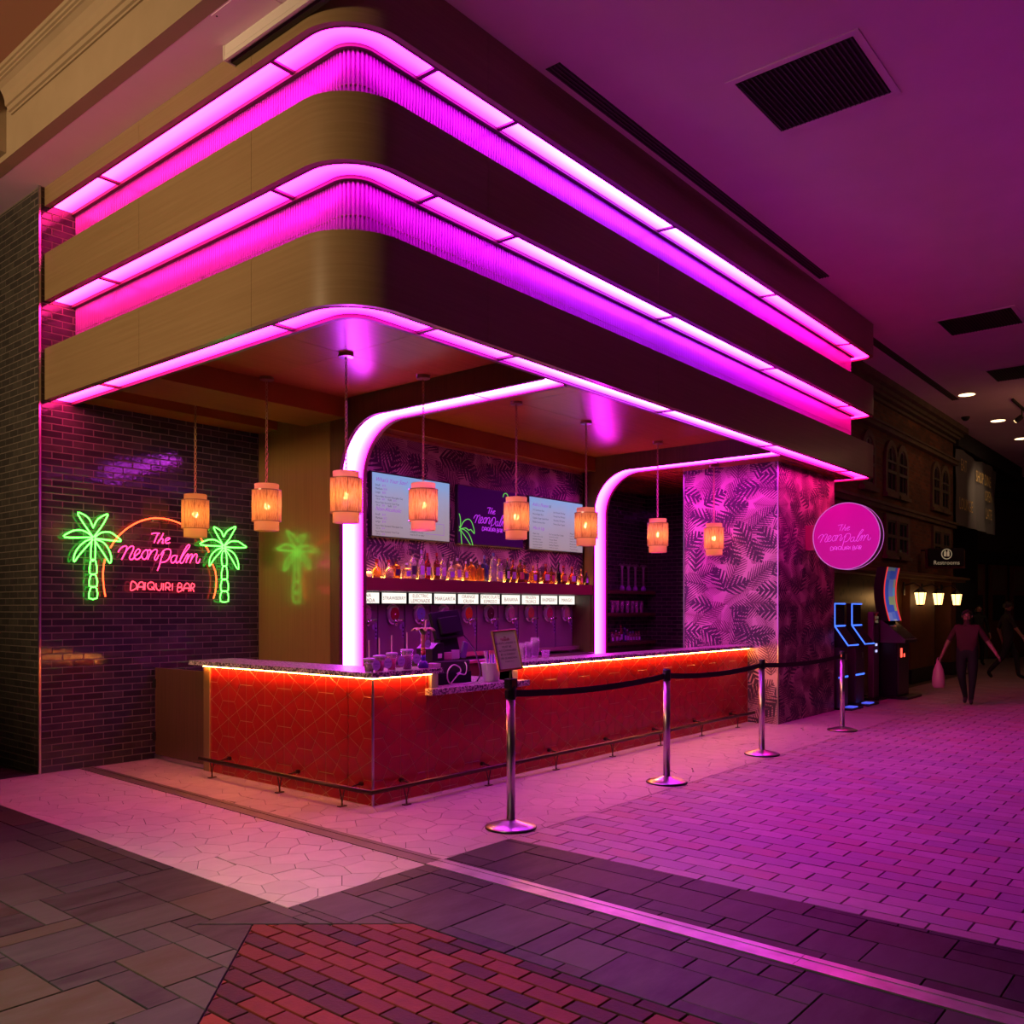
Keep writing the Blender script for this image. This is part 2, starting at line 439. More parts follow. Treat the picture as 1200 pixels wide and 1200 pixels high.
def shade_mat():
    """woven string over a lit drum: translucent, with small gaps between the strands"""
    t = NT('woven_string'); x, y, z = t.xyz(t.n('TexCoord').outputs['Object']); a = t.M('ARCTAN2', y, x)
    v = t.vec(t.M('MULTIPLY', a, 26), t.M('MULTIPLY', z, 10)); n = t.noise(v, 1, 3, .7)
    col = t.mix(t.n('MapRange', {0: n, 1: .35, 2: .65}).outputs[0], (.24, .10, .03), (.78, .47, .21))
    d = t.n('BsdfDiffuse', {0: col}); tr = t.n('BsdfTranslucent', {0: col}); m1 = t.n('MixShader', {0: .62}); t.t.links.new(d.outputs[0], m1.inputs[1]); t.t.links.new(tr.outputs[0], m1.inputs[2])
    tp = t.n('BsdfTransparent'); m2 = t.n('MixShader', {0: t.M('MULTIPLY', t.M('GREATER_THAN', n, .57), .22)})
    t.t.links.new(m1.outputs[0], m2.inputs[1]); t.t.links.new(tp.outputs[0], m2.inputs[2]); t.t.links.new(m2.outputs[0], t.out.inputs[0]); return t.m
def facade_brick():
    t = NT('old_brick'); x, y, z = t.xyz(t.pos()); v = t.vec(t.M('ADD', x, y), z)
    br = t.n('TexBrick', {'Vector': v, 'Color1': (.26, .075, .03, 1), 'Color2': (.12, .04, .02, 1), 'Mortar': (.16, .11, .08, 1), 'Scale': 1., 'Mortar Size': .006, 'Brick Width': .22, 'Row Height': .075})
    col = t.mix(t.n('MapRange', {0: t.noise(v, 1.2, 4), 1: .35, 2: .7}).outputs[0], br.outputs[0], t.mix(.6, br.outputs[0], (.03, .02, .02)))
    b = t.bsdf(Base_Color=col, Roughness=.8); bp = t.n('Bump', {'Strength': .5, 'Distance': .01, 'Height': br.outputs['Fac']}); bp.invert = True; t.set(b.inputs['Normal'], bp.outputs[0]); return t.m

M_LED = led_material()
M_ARCH1 = arch_led('light_panel_arch', (.62, .05, .95), (1, .008, .75))
M_ARCH2 = arch_led('light_panel_far_arch', (.75, .022, .85), (1, .005, .55))
M_FASCIA = wood('fascia_veneer', (.30, .19, .095), (.37, .245, .13), 'u', .32, coat=.2)
M_SOFFIT = wood('ceiling_veneer', (.30, .105, .012), (.37, .14, .02), 'p', .27, spec=.3)
M_PANEL = wood('partition_veneer', (.22, .115, .035), (.28, .155, .05), 'z', .3, coat=1)
M_DKWOOD = wood('dark_wood', (.09, .035, .02), (.14, .06, .03), 'z', .4)
M_TRIMRED = mat('dark_trim', (.10, .03, .03), rough=.4)
M_FLUTE = mat('fluted_acrylic', (.27, .045, .29), rough=.22)
M_BLACK = mat('black_plastic', (.012, .012, .013), rough=.35)
M_DARK = mat('dark_paint', (.02, .018, .018), rough=.7)
M_CEIL = mat('ceiling_plaster', (.88, .60, .80), (.84, .56, .76), rough=.85, scale=2)
M_BEIGE = mat('beige_paint', (.36, .265, .17), (.33, .24, .15), rough=.7, scale=3)
M_BROWNCEIL = mat('brown_ceiling_paint', (.42, .20, .13), rough=.8)
M_STEEL = mat('brushed_steel', (.55, .53, .53), rough=.28, metal=1)
M_DKMETAL = mat('dark_bronze', (.10, .05, .035), rough=.35, metal=.9)
M_BRASS = mat('antique_brass', (.46, .27, .12), rough=.35, metal=.8)
M_GOLD = mat('gold_joint', (.55, .25, .09), rough=.45, metal=.4)
M_KITE = mat('red_glazed_tile', (.42, .016, .014), (.36, .012, .012), rough=.24, scale=4, coat=.16, coat_rough=.06, spec=.35)
M_TERR = terrazzo()
M_WP = wallpaper()
M_GLAZED = mat('dark_glazed_brick', (.03, .024, .03), (.018, .015, .018), rough=.07, scale=9, rnd=[(.046, .038, .042), (.034, .028, .034), (.058, .046, .046), (.040, .036, .040), (.028, .024, .028)], bump=.10, bscale=22)
M_MATTBRICK = mat('weathered_dark_brick', (.05, .042, .038), (.03, .026, .024), rough=.6, scale=9, spec=.25, rnd=[(.055, .047, .042), (.040, .034, .032), (.064, .055, .047), (.046, .040, .036)])
M_MORTAR = mat('pale_mortar', (.15, .115, .10), rough=.9)
M_GROUT = mat('floor_grout', (.10, .075, .07), rough=.9)
M_HEX = mat('pale_stone_tile', (.44, .36, .32), (.36, .30, .27), rough=.5, scale=7, rnd=[(.46, .375, .335), (.42, .345, .31), (.48, .39, .35), (.435, .365, .325)], bump=.1)
M_SLATE = slate_mat()
M_RED = mat('red_clay_brick', (.12, .016, .006), (.07, .010, .006), spec=.2, rough=.62, scale=14, rnd=[(.15, .018, .005), (.115, .014, .004), (.034, .009, .008), (.165, .021, .006), (.135, .016, .005), (.027, .008, .008), (.105, .013, .005), (.045, .010, .008)], bump=.15, bscale=60)
M_PAVER = mat('pale_clay_paver', (.42, .30, .30), (.33, .25, .26), rough=.55, scale=9, rnd=[(.40, .28, .28), (.34, .26, .29), (.42, .31, .31), (.40, .23, .21), (.32, .24, .27), (.44, .33, .33), (.36, .24, .25)], bump=.2, bscale=40)
M_ALU = mat('worn_aluminium', (.50, .46, .45), (.30, .26, .25), rough=.38, metal=.7, scale=5)
M_TANMETAL = mat('dull_floor_strip', (.15, .12, .10), (.11, .09, .075), rough=.5, metal=.2, scale=6)
M_WHITE = mat('white_enamel', (.70, .64, .58), rough=.45)
M_OLDBRICK = facade_brick()
M_STONE = mat('facade_stone', (.17, .12, .08), (.12, .085, .06), rough=.8, scale=4)
M_SHADE = shade_mat()
M_SCRIPT = emit('violet_lettering', (.42, .05, .75), .75); M_INK = mat('screen_ink', (.04, .035, .05), rough=.5)

# ============================================================ the setting: floor
fl = struct('floor', MB().box(-6, 46, -14, 12, -.08, -.012), M_GROUT)
def honeycomb(x0, x1, y0, y1, a, jit, seed):
    """irregular six-sided stones: a jittered honeycomb that shares its corners"""
    rg = random.Random(seed); J = {}
    def vt(i, j):
        if (i, j) not in J: J[(i, j)] = (rg.uniform(-jit, jit), rg.uniform(-jit, jit))
        return J[(i, j)]
    out = []; h = a * sqrt(3) / 2
    ni = int((x1 - x0) / (1.5 * a)) + 3; nj = int((y1 - y0) / (2 * h)) + 3
    for i in range(-1, ni):
        for j in range(-1, nj):
            cx = x0 + 1.5 * a * i; cy = y0 + 2 * h * j + (h if i % 2 else 0); p = []
            for k in range(6):
                vx = cx + a * cos(pi / 3 * k); vy = cy + h * (0, 1, 1, 0, -1, -1)[k]
                d = vt(round((vx - x0) / a * 2), round((vy - y0) / h)); p.append((vx + d[0], vy + d[1]))
            p = clip_rect(p, x0, x1, y0, y1)
            if len(p) > 2: out.append((p, 0))
    return out
hexes = [q for q in honeycomb(2.83, 13.55, 3.9, 8.86, .128, .042, 5)
         if not (q[0][0][0] > 5.15 and q[0][0][1] > 5.75) and not (q[0][0][0] > 11.7 and q[0][0][1] > 5.05)]
pieces(fl, 'stone_tile', hexes, (0, 0, 0), (1, 0, 0), (0, 1, 0), [M_HEX], depth=.012, gap=.0035, ch=.0015, seed=2)
# red diamond: half-planes
RED = [(1, 0, 3.09), (.61, .52, 3.559), (-.76, .75, .919), (-1, 0, -.4), (0, -1, 1.5)]
red = []
for p, mi in [([(y, x) for x, y in q], m) for q, m in brick_polys(-1.5, 4.0, .3, 3.2, .205, .1005, 1, 4)]:
    if parea(p) < 0: p = p[::-1]
    for h in RED:
        p = clip_half(p, *h)
        if len(p) < 3: break
    if len(p) > 2: red.append((p, 0))
pieces(fl, 'clay_brick', red, (0, 0, 0), (1, 0, 0), (0, 1, 0), [M_RED], gap=.010, ch=.002, seed=3, lift=.002)
# random slabs of slate
def ashlar(x0, y0, ni, nj, g, seed):
    rg = random.Random(seed); used = set(); out = []
    S = [(2, 3), (3, 2), (3, 3), (2, 2), (1, 2), (2, 1), (3, 4), (4, 3), (2, 4), (1, 1), (1, 3), (3, 1)]
    for j in range(nj):
        for i in range(ni):
            if (i, j) in used: continue
            c = S[:]; rg.shuffle(c); c.append((1, 1))
            for w_, h_ in c:
                if i + w_ <= ni and all((i + a, j + b) not in used for a in range(w_) for b in range(h_)):
                    if (w_, h_) == (1, 1) and c.index((1, 1)) < 8 and rg.random() < .6: continue
                    for a in range(w_):
                        for b in range(h_): used.add((i + a, j + b))
                    out.append([(x0 + i * g, y0 + j * g), (x0 + (i + w_) * g, y0 + j * g), (x0 + (i + w_) * g, y0 + (j + h_) * g), (x0 + i * g, y0 + (j + h_) * g)])
                    break
    return out
slabs = []
for q in ashlar(-2.5, -3.2, 60, 94, .142, 11):
    for rc in ((-2.5, 2.83, -3.2, 10.2), (2.83, 4.65, -3.2, 3.9)):
        p = clip_rect(q, *rc)
        if len(p) < 3: continue
        keep = p
        whole = p
        for h in RED:
            whole = clip_half(whole, *h)
            if len(whole) < 3: break
        if len(whole) < 3 or parea(whole) < 1e-4: slabs.append((p, 0)); continue
        for a, b, c in RED:                 # subtract the diamond, one half-plane at a time
            o_ = clip_half(keep, -a, -b, -c)
            if len(o_) > 2: slabs.append((o_, 0))
            keep = clip_half(keep, a, b, c)
            if len(keep) < 3: break
for q in ashlar(2.83, 8.87, 6, 12, .142, 12):
    p = clip_rect(q, 2.83, 3.6, 8.87, 10.5)
    if len(p) > 2: slabs.append((p, 0))
pieces(fl, 'slate_slab', slabs, (0, 0, 0), (1, 0, 0), (0, 1, 0), [M_SLATE], gap=.0065, ch=.002, seed=4, lift=.003, tilt=.002)
pav = [([(y, x) for x, y in q][::-1], m) for q, m in brick_polys(-9.0, 3.9, 4.65, 4.755, .31, .105, 1, 4, start=.0)]
pav += [([(y, x) for x, y in q][::-1], m) for q, m in brick_polys(-9.02, 3.9, 4.755, 13.55, .31, .1545, 1, 5, start=.15)]
pav += [([(y, x) for x, y in q][::-1], m) for q, m in brick_polys(-9.0, 5.2, 13.55, 24.0, .31, .1545, 1, 6, start=.15)]
pieces(fl, 'clay_paver', pav, (0, 0, 0), (1, 0, 0), (0, 1, 0), [M_PAVER], gap=.009, ch=.002, seed=5, lift=.002)
part('far_paving', MB().box(24, 45, -12, 11, -.05, -.001), M_PAVER, fl)
# metal expansion strip, very slightly askew
def strip(y0, y1, name, m, z):
    xc = lambda y: 3.83 + .024 * y
    mb = MB()
    for a, b, h in ((-.072, -.030, z), (-.028, .028, z - .003), (.030, .072, z)):
        mb.add([(xc(y) + t, y, k) for y in (y0, y1) for t in (a, b) for k in (-.01, h)], [(0, 1, 3, 2), (4, 6, 7, 5), (1, 5, 7, 3), (0, 4, 5, 1), (2, 3, 7, 6)])
    return part(name, mb, m, fl)
strip(-3, 1.55, 'expansion_strip', M_ALU, .007); strip(1.553, 3.9, 'expansion_strip', M_ALU, .007)
strip(3.9, 8.86, 'threshold_strip', M_TANMETAL, .006)

# ============================================================ walls
XW, YW = 3.60, 8.86
wl = struct('wall_left', MB().box(XW, 6.03, YW + .0025, YW + .2, -.02, 5.95), M_MORTAR)
pieces(wl, 'glazed_brick', brick_polys(XW + .012, 6.03, .0, 5.6, .2, .0672, 1, 8), (0, YW, 0), (1, 0, 0), (0, 0, 1), [M_GLAZED], depth=.004, gap=.010, ch=.0015, lift=.0015, seed=6, tilt=.005)
we = struct('wall_entry', MB().box(XW + .0025, XW + .2, YW + .02, 12.5, -.02, 5.95), M_MORTAR)
pieces(we, 'wall_brick', [([(-u, v) for u, v in q][::-1], m) for q, m in brick_polys(YW + .012, 12.0, 0, 5.6, .2, .0672, 1, 9)], (XW, 0, 0), (0, -1, 0), (0, 0, 1), [M_MATTBRICK], depth=.004, gap=.010, ch=.0015, limit=0, seed=7, stuff_name='brick_field')
struct('trim_1', MB().box(XW - .012, XW + .006, YW - .012, YW + .006, 0, 5.61), M_STEEL)
# ceilings: low pink-lit soffit left of the canopy, purple main ceiling, brown hall ceiling with crown moulding
struct('ceiling_soffit', MB().box(3.20, 3.645, 4.30, 13, 5.61, 5.75), M_CEIL)
struct('ceiling', MB().box(3.19, 46, -14, 4.30, 5.91, 6.05).box(3.645, 46, 4.30, 12, 5.91, 6.05), M_CEIL)
struct('wall_bulkhead', MB().box(3.19, 3.30, -14, 13, 5.609, 6.9), M_BEIGE)
struct('ceiling_hall', MB().box(-10, 3.19, -14, 13, 6.22, 6.35), M_BROWNCEIL)
crown = [(3.19, 5.95), (3.175, 5.95), (3.172, 5.965), (3.155, 5.97), (3.150, 5.985), (3.145, 6.0), (3.13, 6.005), (3.128, 6.02), (3.125, 6.05), (3.115, 6.085), (3.09, 6.13), (3.06, 6.155), (3.045, 6.16), (3.045, 6.175), (3.03, 6.18), (3.025, 6.195), (3.01, 6.20), (3.0, 6.22), (3.19, 6.22)]
struct('trim_2', MB().prism([(a, b) for a, b in crown], -14, 8.42, 1), M_BEIGE)
struct('wall_hall_beam', MB().box(-10, 3.19, 8.55, 8.8, 5.66, 6.3), M_BEIGE)
struct('trim_3', MB().prism([(8.55 - (3.19 - a), b) for a, b in crown], -10, 3.02, 0), M_BEIGE)
# bar interior walls
struct('wall_partition', MB().box(6.03, 6.33, 7.56, YW + .1, 0, 3.78), M_PANEL)
struct('wall_back', MB().box(6.33, 10.80, 7.62, 7.74, 1.77, 3.62), M_WP)
struct('wall_dispensers', MB().box(6.33, 10.80, 7.86, 7.95, 0, 1.9), M_DARK)
pier = struct('wall_pier', MB().box(11.57, 13.68, 4.93, 6.36, 0, 3.62), M_WP)
struct('trim_4', MB().box(11.560, 11.574, 4.920, 4.934, 0, 3.58), M_STEEL)
struct('trim_5', MB().box(11.560, 11.574, 6.352, 6.366, 0, 3.58), M_STEEL)
wn = struct('wall_niche_back', MB().box(11.0, 13.9, 8.2525, 8.4, 0, 3.7), M_MORTAR)
pieces(wn, 'glazed_brick', brick_polys(11.2, 13.7, .9, 3.6, .2, .0672, 1, 10), (0, 8.25, 0), (1, 0, 0), (0, 0, 1), [M_GLAZED], depth=.004, gap=.009, ch=.0015, limit=0, seed=8, stuff_name='brick_field')
wn = struct('wall_niche_side', MB().box(13.6825, 13.76, 4.95, 8.3, 0, 5.9), M_MORTAR)
pieces(wn, 'glazed_brick', [([(-u, v) for u, v in q][::-1], m) for q, m in brick_polys(6.36, 8.25, .9, 3.6, .2, .0672, 1, 11)], (13.68, 0, 0), (0, -1, 0), (0, 0, 1), [M_GLAZED], depth=.004, gap=.009, ch=.0015, limit=0, seed=9, stuff_name='brick_field')
struct('wall_niche_left', MB().box(10.86, 11.04, 7.56, 8.3, 0, 3.7), M_DKWOOD)

# ============================================================ the canopy
def cpath(off, x1=14.05, yend=5.6, na=22):
    """outline of the canopy moved inwards by off; always the same number of points"""
    r1 = .45 - off; r2 = max(.2 - off, .012); P = []
    xa, ya, xb = 3.645 + off, 4.40 + off, x1 - off
    for t in range(17): P.append((xa, 8.86 + (ya + r1 - 8.86) * t / 16))
    for k in range(1, na): a = pi + pi / 2 * k / na; P.append((xa + r1 + r1 * cos(a), ya + r1 + r1 * sin(a)))
    for t in range(29): P.append((xa + r1 + (xb - r2 - xa - r1) * t / 28, ya))
    for k in range(1, 6): a = -pi / 2 + pi / 2 * k / 6; P.append((xb - r2 + r2 * cos(a), ya + r2 + r2 * sin(a)))
    for t in range(5): P.append((xb, ya + r2 + (yend - ya - r2) * t / 4))
    return P
def arcl(P):
    s = [0]
    for a, b in zip(P, P[1:]): s.append(s[-1] + hypot(b[0] - a[0], b[1] - a[1]))
    return s
REF = cpath(0); REFS = arcl(REF)
def cut(s0, s1, offs):
    """matching stretches of several offset paths between two arc lengths of the outline"""
    paths = [cpath(o) for o in offs]; idx = []
    def at(s):
        for i in range(len(REFS) - 1):
            if REFS[i + 1] >= s - 1e-9: return i, (s - REFS[i]) / max(1e-9, REFS[i + 1] - REFS[i])
        return len(REFS) - 2, 1.
    i0, t0 = at(s0); i1, t1 = at(s1); res = []
    for p in paths:
        q = [ln(p[i0], p[i0 + 1], t0)] + [p[i] for i in range(i0 + 1, i1 + 1)]
        e = ln(p[i1], p[i1 + 1], t1)
        if hypot(e[0] - q[-1][0], e[1] - q[-1][1]) > 1e-6: q.append(e)
        res.append(q)
    return res
def band(s0, s1, oa, ob, z0, z1, mb=None):
    """solid band between two offsets and two heights"""
    A, B = cut(s0, s1, (oa, ob)); n = min(len(A), len(B)); A = A[:n - 1] + A[-1:]; B = B[:n - 1] + B[-1:]
    mb = mb or MB(); V = []
    for a, b in zip(A, B): V += [(a[0], a[1], z0), (a[0], a[1], z1), (b[0], b[1], z1), (b[0], b[1], z0)]
    F = []
    for i in range(n - 1):
        for k in range(4): F.append((i * 4 + k, i * 4 + (k + 1) % 4, i * 4 + 4 + (k + 1) % 4, i * 4 + 4 + k))
    F += [(0, 3, 2, 1), tuple((n - 1) * 4 + k for k in range(4))]
    return mb.add(V, F)
def uv_sheet(name, A, B, zA, zB, m, parent, flip=False):
    n = len(A); me = bpy.data.meshes.new(name)
    V = [(a[0], a[1], zA) for a in A] + [(b[0], b[1], zB) for b in B]
    F = [(i, i + 1, n + i + 1, n + i) for i in range(n - 1)]
    if flip: F = [f[::-1] for f in F]
    me.from_pydata(V, [], F); me.materials.append(m); uv = me.uv_layers.new(name='UVMap')
    for l in me.loops:
        k = l.vertex_index; uv.data[l.index].uv = ((k % n) / n, 0 if k < n else 1)
    me.update(); return part(name, me, None, parent)
LEN = REFS[-1]
def s_left(y): return 8.86 - y
S_C0 = 8.86 - 4.85; S_C1 = S_C0 + pi / 2 * .45
def s_front(x): return S_C1 + (x - 4.095)
JO = [s_left(7.9), s_left(5.3), s_front(4.52), s_front(5.42), s_front(7.94), s_front(10.45), s_front(13.1)]
can = thing('illuminated_canopy', 'three-tiered wooden canopy with rounded corner and glowing pink light bands over the bar', 'canopy', (4.2, 5.0, 3.56))
TIERS = [(3.575, 4.067), (4.525, 4.976), (5.43, 5.92)]
seams = [s_left(7.05), s_left(5.45), s_front(5.0), s_front(7.5), s_front(10.0), s_front(12.5)]
for ti, (z0, z1) in enumerate(TIERS):
    cuts = [0.0] + seams + [LEN]
    for a, b in zip(cuts, cuts[1:]): part('fascia_panel', band(a + .0015, b - .0015, 0, .045, z0, z1 if ti < 2 else (5.615 if b <= seams[1] + .01 else 5.915)), M_FASCIA, can, smooth='auto')
    part('light_box', band(0, LEN, .045, .285, z0 + .05, z0 + .09), M_DARK, can)
    part('inner_rail', band(0, LEN, .25, .285, z0 - .004, z0 + .055), M_TRIMRED, can)
    part('outer_rail', band(0, LEN, .045, .062, z0 - .002, z0 + .05), M_TRIMRED, can)
    jj = [0.0] + JO + [LEN]
    for a, b in zip(jj, jj[1:]):
        A, B = cut(a + .020 * (a > 0), b - .020 * (b < LEN), (.062, .25)); n = min(len(A), len(B)); A = A[:n - 1] + A[-1:]; B = B[:n - 1] + B[-1:]
        uv_sheet('light_panel', A, B, z0 + .022, z0 + .022, M_LED, can)
    for s_ in JO: part('panel_divider', band(s_ - .020, s_ + .020, .06, .252, z0 + .006, z0 + .05), M_TRIMRED, can)
    if ti < 2: part('ledge', band(0, LEN, .04, .33, z1 - .06, z1 - .03), M_DARK, can)  # hidden ledge behind the fascia, also added to block light
# fluted wall between the tiers
P0 = cpath(.30); S0 = arcl(P0)
def flute(z0, z1):
    pts = []; pitch = .030; n = int(S0[-1] / pitch); i = 0
    for k in range(n * 3 + 1):
        s_ = min(k * pitch / 3, S0[-1] - 1e-6)
        while S0[i + 1] < s_: i += 1
        t = (s_ - S0[i]) / (S0[i + 1] - S0[i]); x, y = ln(P0[i], P0[i + 1], t)
        dx, dy = P0[i + 1][0] - P0[i][0], P0[i + 1][1] - P0[i][1]; L = hypot(dx, dy); h = (0, .015, .015)[k % 3]
        pts.append((x + dy / L * h, y - dx / L * h))
    n = len(pts); return MB().add([(p[0], p[1], z) for z in (z0, z1) for p in pts], [(i, i + 1, n + i + 1, n + i) for i in range(n - 1)])
for (a, b, rails) in ((4.03, 4.53, (4.13, 4.29)), (4.94, 5.44, (5.05, 5.19))):
    f_ = part('fluted_wall', flute(a, b), M_FLUTE, can)
    for z in rails: part('seam_rail', band(0, LEN - .02, .288, .30, z - .004, z + .004), M_TRIMRED, f_)
    part('backing', band(0, LEN - .02, .315, .34, a, b + .3), M_WHITE, can)
# coffered ceiling under the canopy
ZC, ZB = 3.79, 3.585
def ceil_panels(x0, x1, y0, y1, xs, ys):
    X = [x0] + xs + [x1]; Y = [y0] + ys + [y1]
    for a, b in zip(X, X[1:]):
        for c, d in zip(Y, Y[1:]): part('ceiling_panel', MB().box(a + .002, b - .002, c + .002, d - .002, ZC, ZC + .03), M_SOFFIT, can)
ceil_panels(3.935, 6.03, 4.69, 7.3, [4.98], [6.03]); ceil_panels(3.935, 6.03, 8.0, 8.5, [], [])
ceil_panels(6.40, 10.74, 4.69, 7.36, [7.33, 8.64, 10.2], [6.03])
part('ceiling_panel', MB().box(11.12, 13.76, 4.69, 8.3, ZB, ZB + .03), M_SOFFIT, can)
part('ceiling_beam', MB().box(3.93, 6.03, 7.3, 8.0, ZB, ZC + .02), M_SOFFIT, can)
part('ceiling_beam', MB().box(3.93, 6.03, 8.5, YW - .002, 3.61, ZC + .02), M_SOFFIT, can)
bk = part('ceiling_beam', MB().box(6.40, 10.74, 7.36, 7.62, ZB, ZC + .02), M_SOFFIT, can)
part('painted_lit_edge', MB().box(6.40, 10.74, 7.595, 7.618, 3.560, 3.584), M_GOLD, bk)  # gold strip standing in for light caught on the beam's underside edge
# portal arches with a light strip on the inner side
def arch(name, x0, x1, m, label, yfront=7.42, R=.62):
    root = thing(name, label, 'arch', ((x0 + x1) / 2, yfront + .06, 0)); root['group'] = 'light arches on the bar front'
    ya = 4.69; inner = [(ya, ZB)]
    inner += [(yfront - R + R * sin(pi / 2 * k / 16), ZB - R + R * cos(pi / 2 * k / 16)) for k in range(17)] + [(yfront, 0)]
    poly = inner + [(yfront + .135, 0), (yfront + .135, ZC + .02), (ya, ZC + .02)]
    part('frame', MB().prism(poly, x0, x1, 0), M_DKWOOD, root)
    def off(d):       # inner outline moved towards the opening
        r = R - d
        return [(ya, ZB - d)] + [(yfront - R + r * sin(pi / 2 * k / 16), ZB - R + r * cos(pi / 2 * k / 16)) for k in range(17)] + [(yfront - d, 0.02)]
    Pa, Pb = off(.0005), off(.022)
    for xa, xb in ((x0, x0 + .045), (x1 - .045, x1)):
        V = []
        for a, b in zip(Pa, Pb): V += [(xa, *a), (xb, *a), (xb, *b), (xa, *b)]
        n = len(Pa); F = [(i * 4 + k, i * 4 + (k + 1) % 4, i * 4 + 4 + (k + 1) % 4, i * 4 + 4 + k) for i in range(n - 1) for k in range(4)] + [(0, 3, 2, 1), tuple((n - 1) * 4 + k for k in range(4))]
        part('edge_lip', MB().add(V, F), M_TRIMRED, root)
    L = off(.010); n = len(L); i5 = 0
    for seg in ((0, .42), (.42, None)):
        a0, b0 = ln(L[0], L[1], seg[0]), (ln(L[0], L[1], seg[1] - .012) if seg[1] else None)
        pts = [a0, b0] if b0 else [a0] + L[1:]
        uv3('light_panel', [(x0 + .048, *p) for p in pts], [(x1 - .048, *p) for p in pts], m, root)
    return root
def uv3(name, A, B, m, parent):
    n = len(A); me = bpy.data.meshes.new(name); me.from_pydata(A + B, [], [(i, n + i, n + i + 1, i + 1) for i in range(n - 1)])
    me.materials.append(m); uv = me.uv_layers.new(name='UVMap')
    for l in me.loops: uv.data[l.index].uv = ((l.vertex_index % n) / n, 0 if l.vertex_index < n else 1)
    me.update(); return part(name, me, None, parent)
arch('portal_arch', 6.03, 6.40, M_ARCH1, 'white-violet glowing portal arch nearer the corner, left of the menu screens')
arch('portal_arch', 10.74, 11.12, M_ARCH2, 'magenta glowing portal arch farther along, right of the menu screens')

# ============================================================ the bar counter
CX, CY = 4.705, 5.362
ct = thing('bar_counter', 'L-shaped bar counter clad in red kite tiles with speckled stone top and orange glow', 'counter', (5.2, 5.9, 0))
M_WARM = emit('warm_light_strip', (1, .33, .06), 90)
part('carcass', MB().box(CX + .0015, 5.10, CY + .30, 7.72, .0, 1.03).box(CX + .0015, 5.34, CY + .0015, CY + .35, 0, 1.03).box(5.34, 6.42, CY + .0015, CY + .35, 0, .845).box(6.42, 11.565, CY + .0015, CY + .33, 0, 1.03), M_GOLD, ct)
def kites(u0, u1, v0, v1, seed, ox=0.0, oz=.03, holes=()):
    """six kites in every hexagon (flat to flat .335 m)"""
    hh = .335; s_ = hh / sqrt(3); out = []
    for i in range(-2, int((u1 - u0) / (1.5 * s_)) + 3):
        for j in range(-1, int((v1 - v0) / hh) + 3):
            cx = u0 + ox + 1.5 * s_ * i; cy = v0 + oz + hh * j + (hh / 2 if i % 2 else 0)
            C = [(cx + s_ * cos(pi / 3 * k), cy + s_ * sin(pi / 3 * k)) for k in range(6)]
            for k in range(6):
                a, b, c = C[k - 1], C[k], C[(k + 1) % 6]
                p = [(cx, cy), ((a[0] + b[0]) / 2, (a[1] + b[1]) / 2), b, ((b[0] + c[0]) / 2, (b[1] + c[1]) / 2)]
                out.append(clip_rect(p, u0, u1, v0, v1))
    return [(p, 0) for p in out if len(p) > 2]
KZ = 1.028
pieces(ct, 'kite_tile', [([(-u, v) for u, v in q][::-1], m) for q, m in kites(CY + .012, 7.71, .004, KZ, 1)], (CX, 0, 0), (0, -1, 0), (0, 0, 1), [M_KITE], depth=.004, gap=.0048, ch=.0008, limit=110, lift=.0006, seed=20, keep_all=True)
kr = kites(CX + .012, 11.555, .004, KZ, 2)
kr = [(q, m) for q, m in ([(clip_rect(p, CX, 5.33, 0, KZ), 0) for p, _ in kr] + [(clip_rect(p, 5.33, 6.42, 0, .845), 0) for p, _ in kr] + [(clip_rect(p, 6.42, 11.6, 0, KZ), 0) for p, _ in kr]) if len(q) > 2]
pieces(ct, 'kite_tile', kr, (0, CY, 0), (1, 0, 0), (0, 0, 1), [M_KITE], depth=.004, gap=.0048, ch=.0008, limit=190, lift=.0006, seed=21, keep_all=True)
part('corner_edge', MB().box(CX - .004, CX + .010, CY - .004, CY + .010, 0, 1.03), M_STEEL, ct)
part('end_post', MB().box(CX - .002, CX + .40, 7.725, 7.835, 0, 1.028, .003), M_PANEL, ct)
part('corner_edge', MB().box(CX - .006, CX + .004, 7.712, 7.726, 0, 1.028), M_GOLD, ct)
part('counter_top', MB().prism([(4.63, 5.285), (5.43, 5.285), (5.43, 5.62), (5.13, 5.62), (5.13, 7.98), (4.63, 7.98)], 1.03, 1.072, 2), M_TERR, ct)
part('counter_top', MB().box(6.42, 11.565, 5.285, 5.60, 1.03, 1.072, .003), M_TERR, ct)
part('low_shelf', MB().box(5.285, 6.60, 5.275, 6.10, .845, .90, .003), M_TERR, ct)
part('cheek', MB().box(5.345, 5.425, 5.345, 5.62, .90, 1.03), mat('violet_grey_laminate', (.30, .26, .28), rough=.5), ct)
part('cheek', MB().box(6.42, 6.50, 5.345, 5.62, .90, 1.03), mat('violet_grey_laminate', (0, 0, 0)), ct)
part('light_strip', MB().box(CX - .028, CX - .014, 5.34, 7.80, 1.018, 1.0295), M_WARM, ct)
part('light_strip', MB().box(CX - .014, 5.335, CY - .028, CY - .014, 1.018, 1.0295), M_WARM, ct)
part('light_strip', MB().box(6.43, 11.55, CY - .028, CY - .014, 1.018, 1.0295), M_WARM, ct)
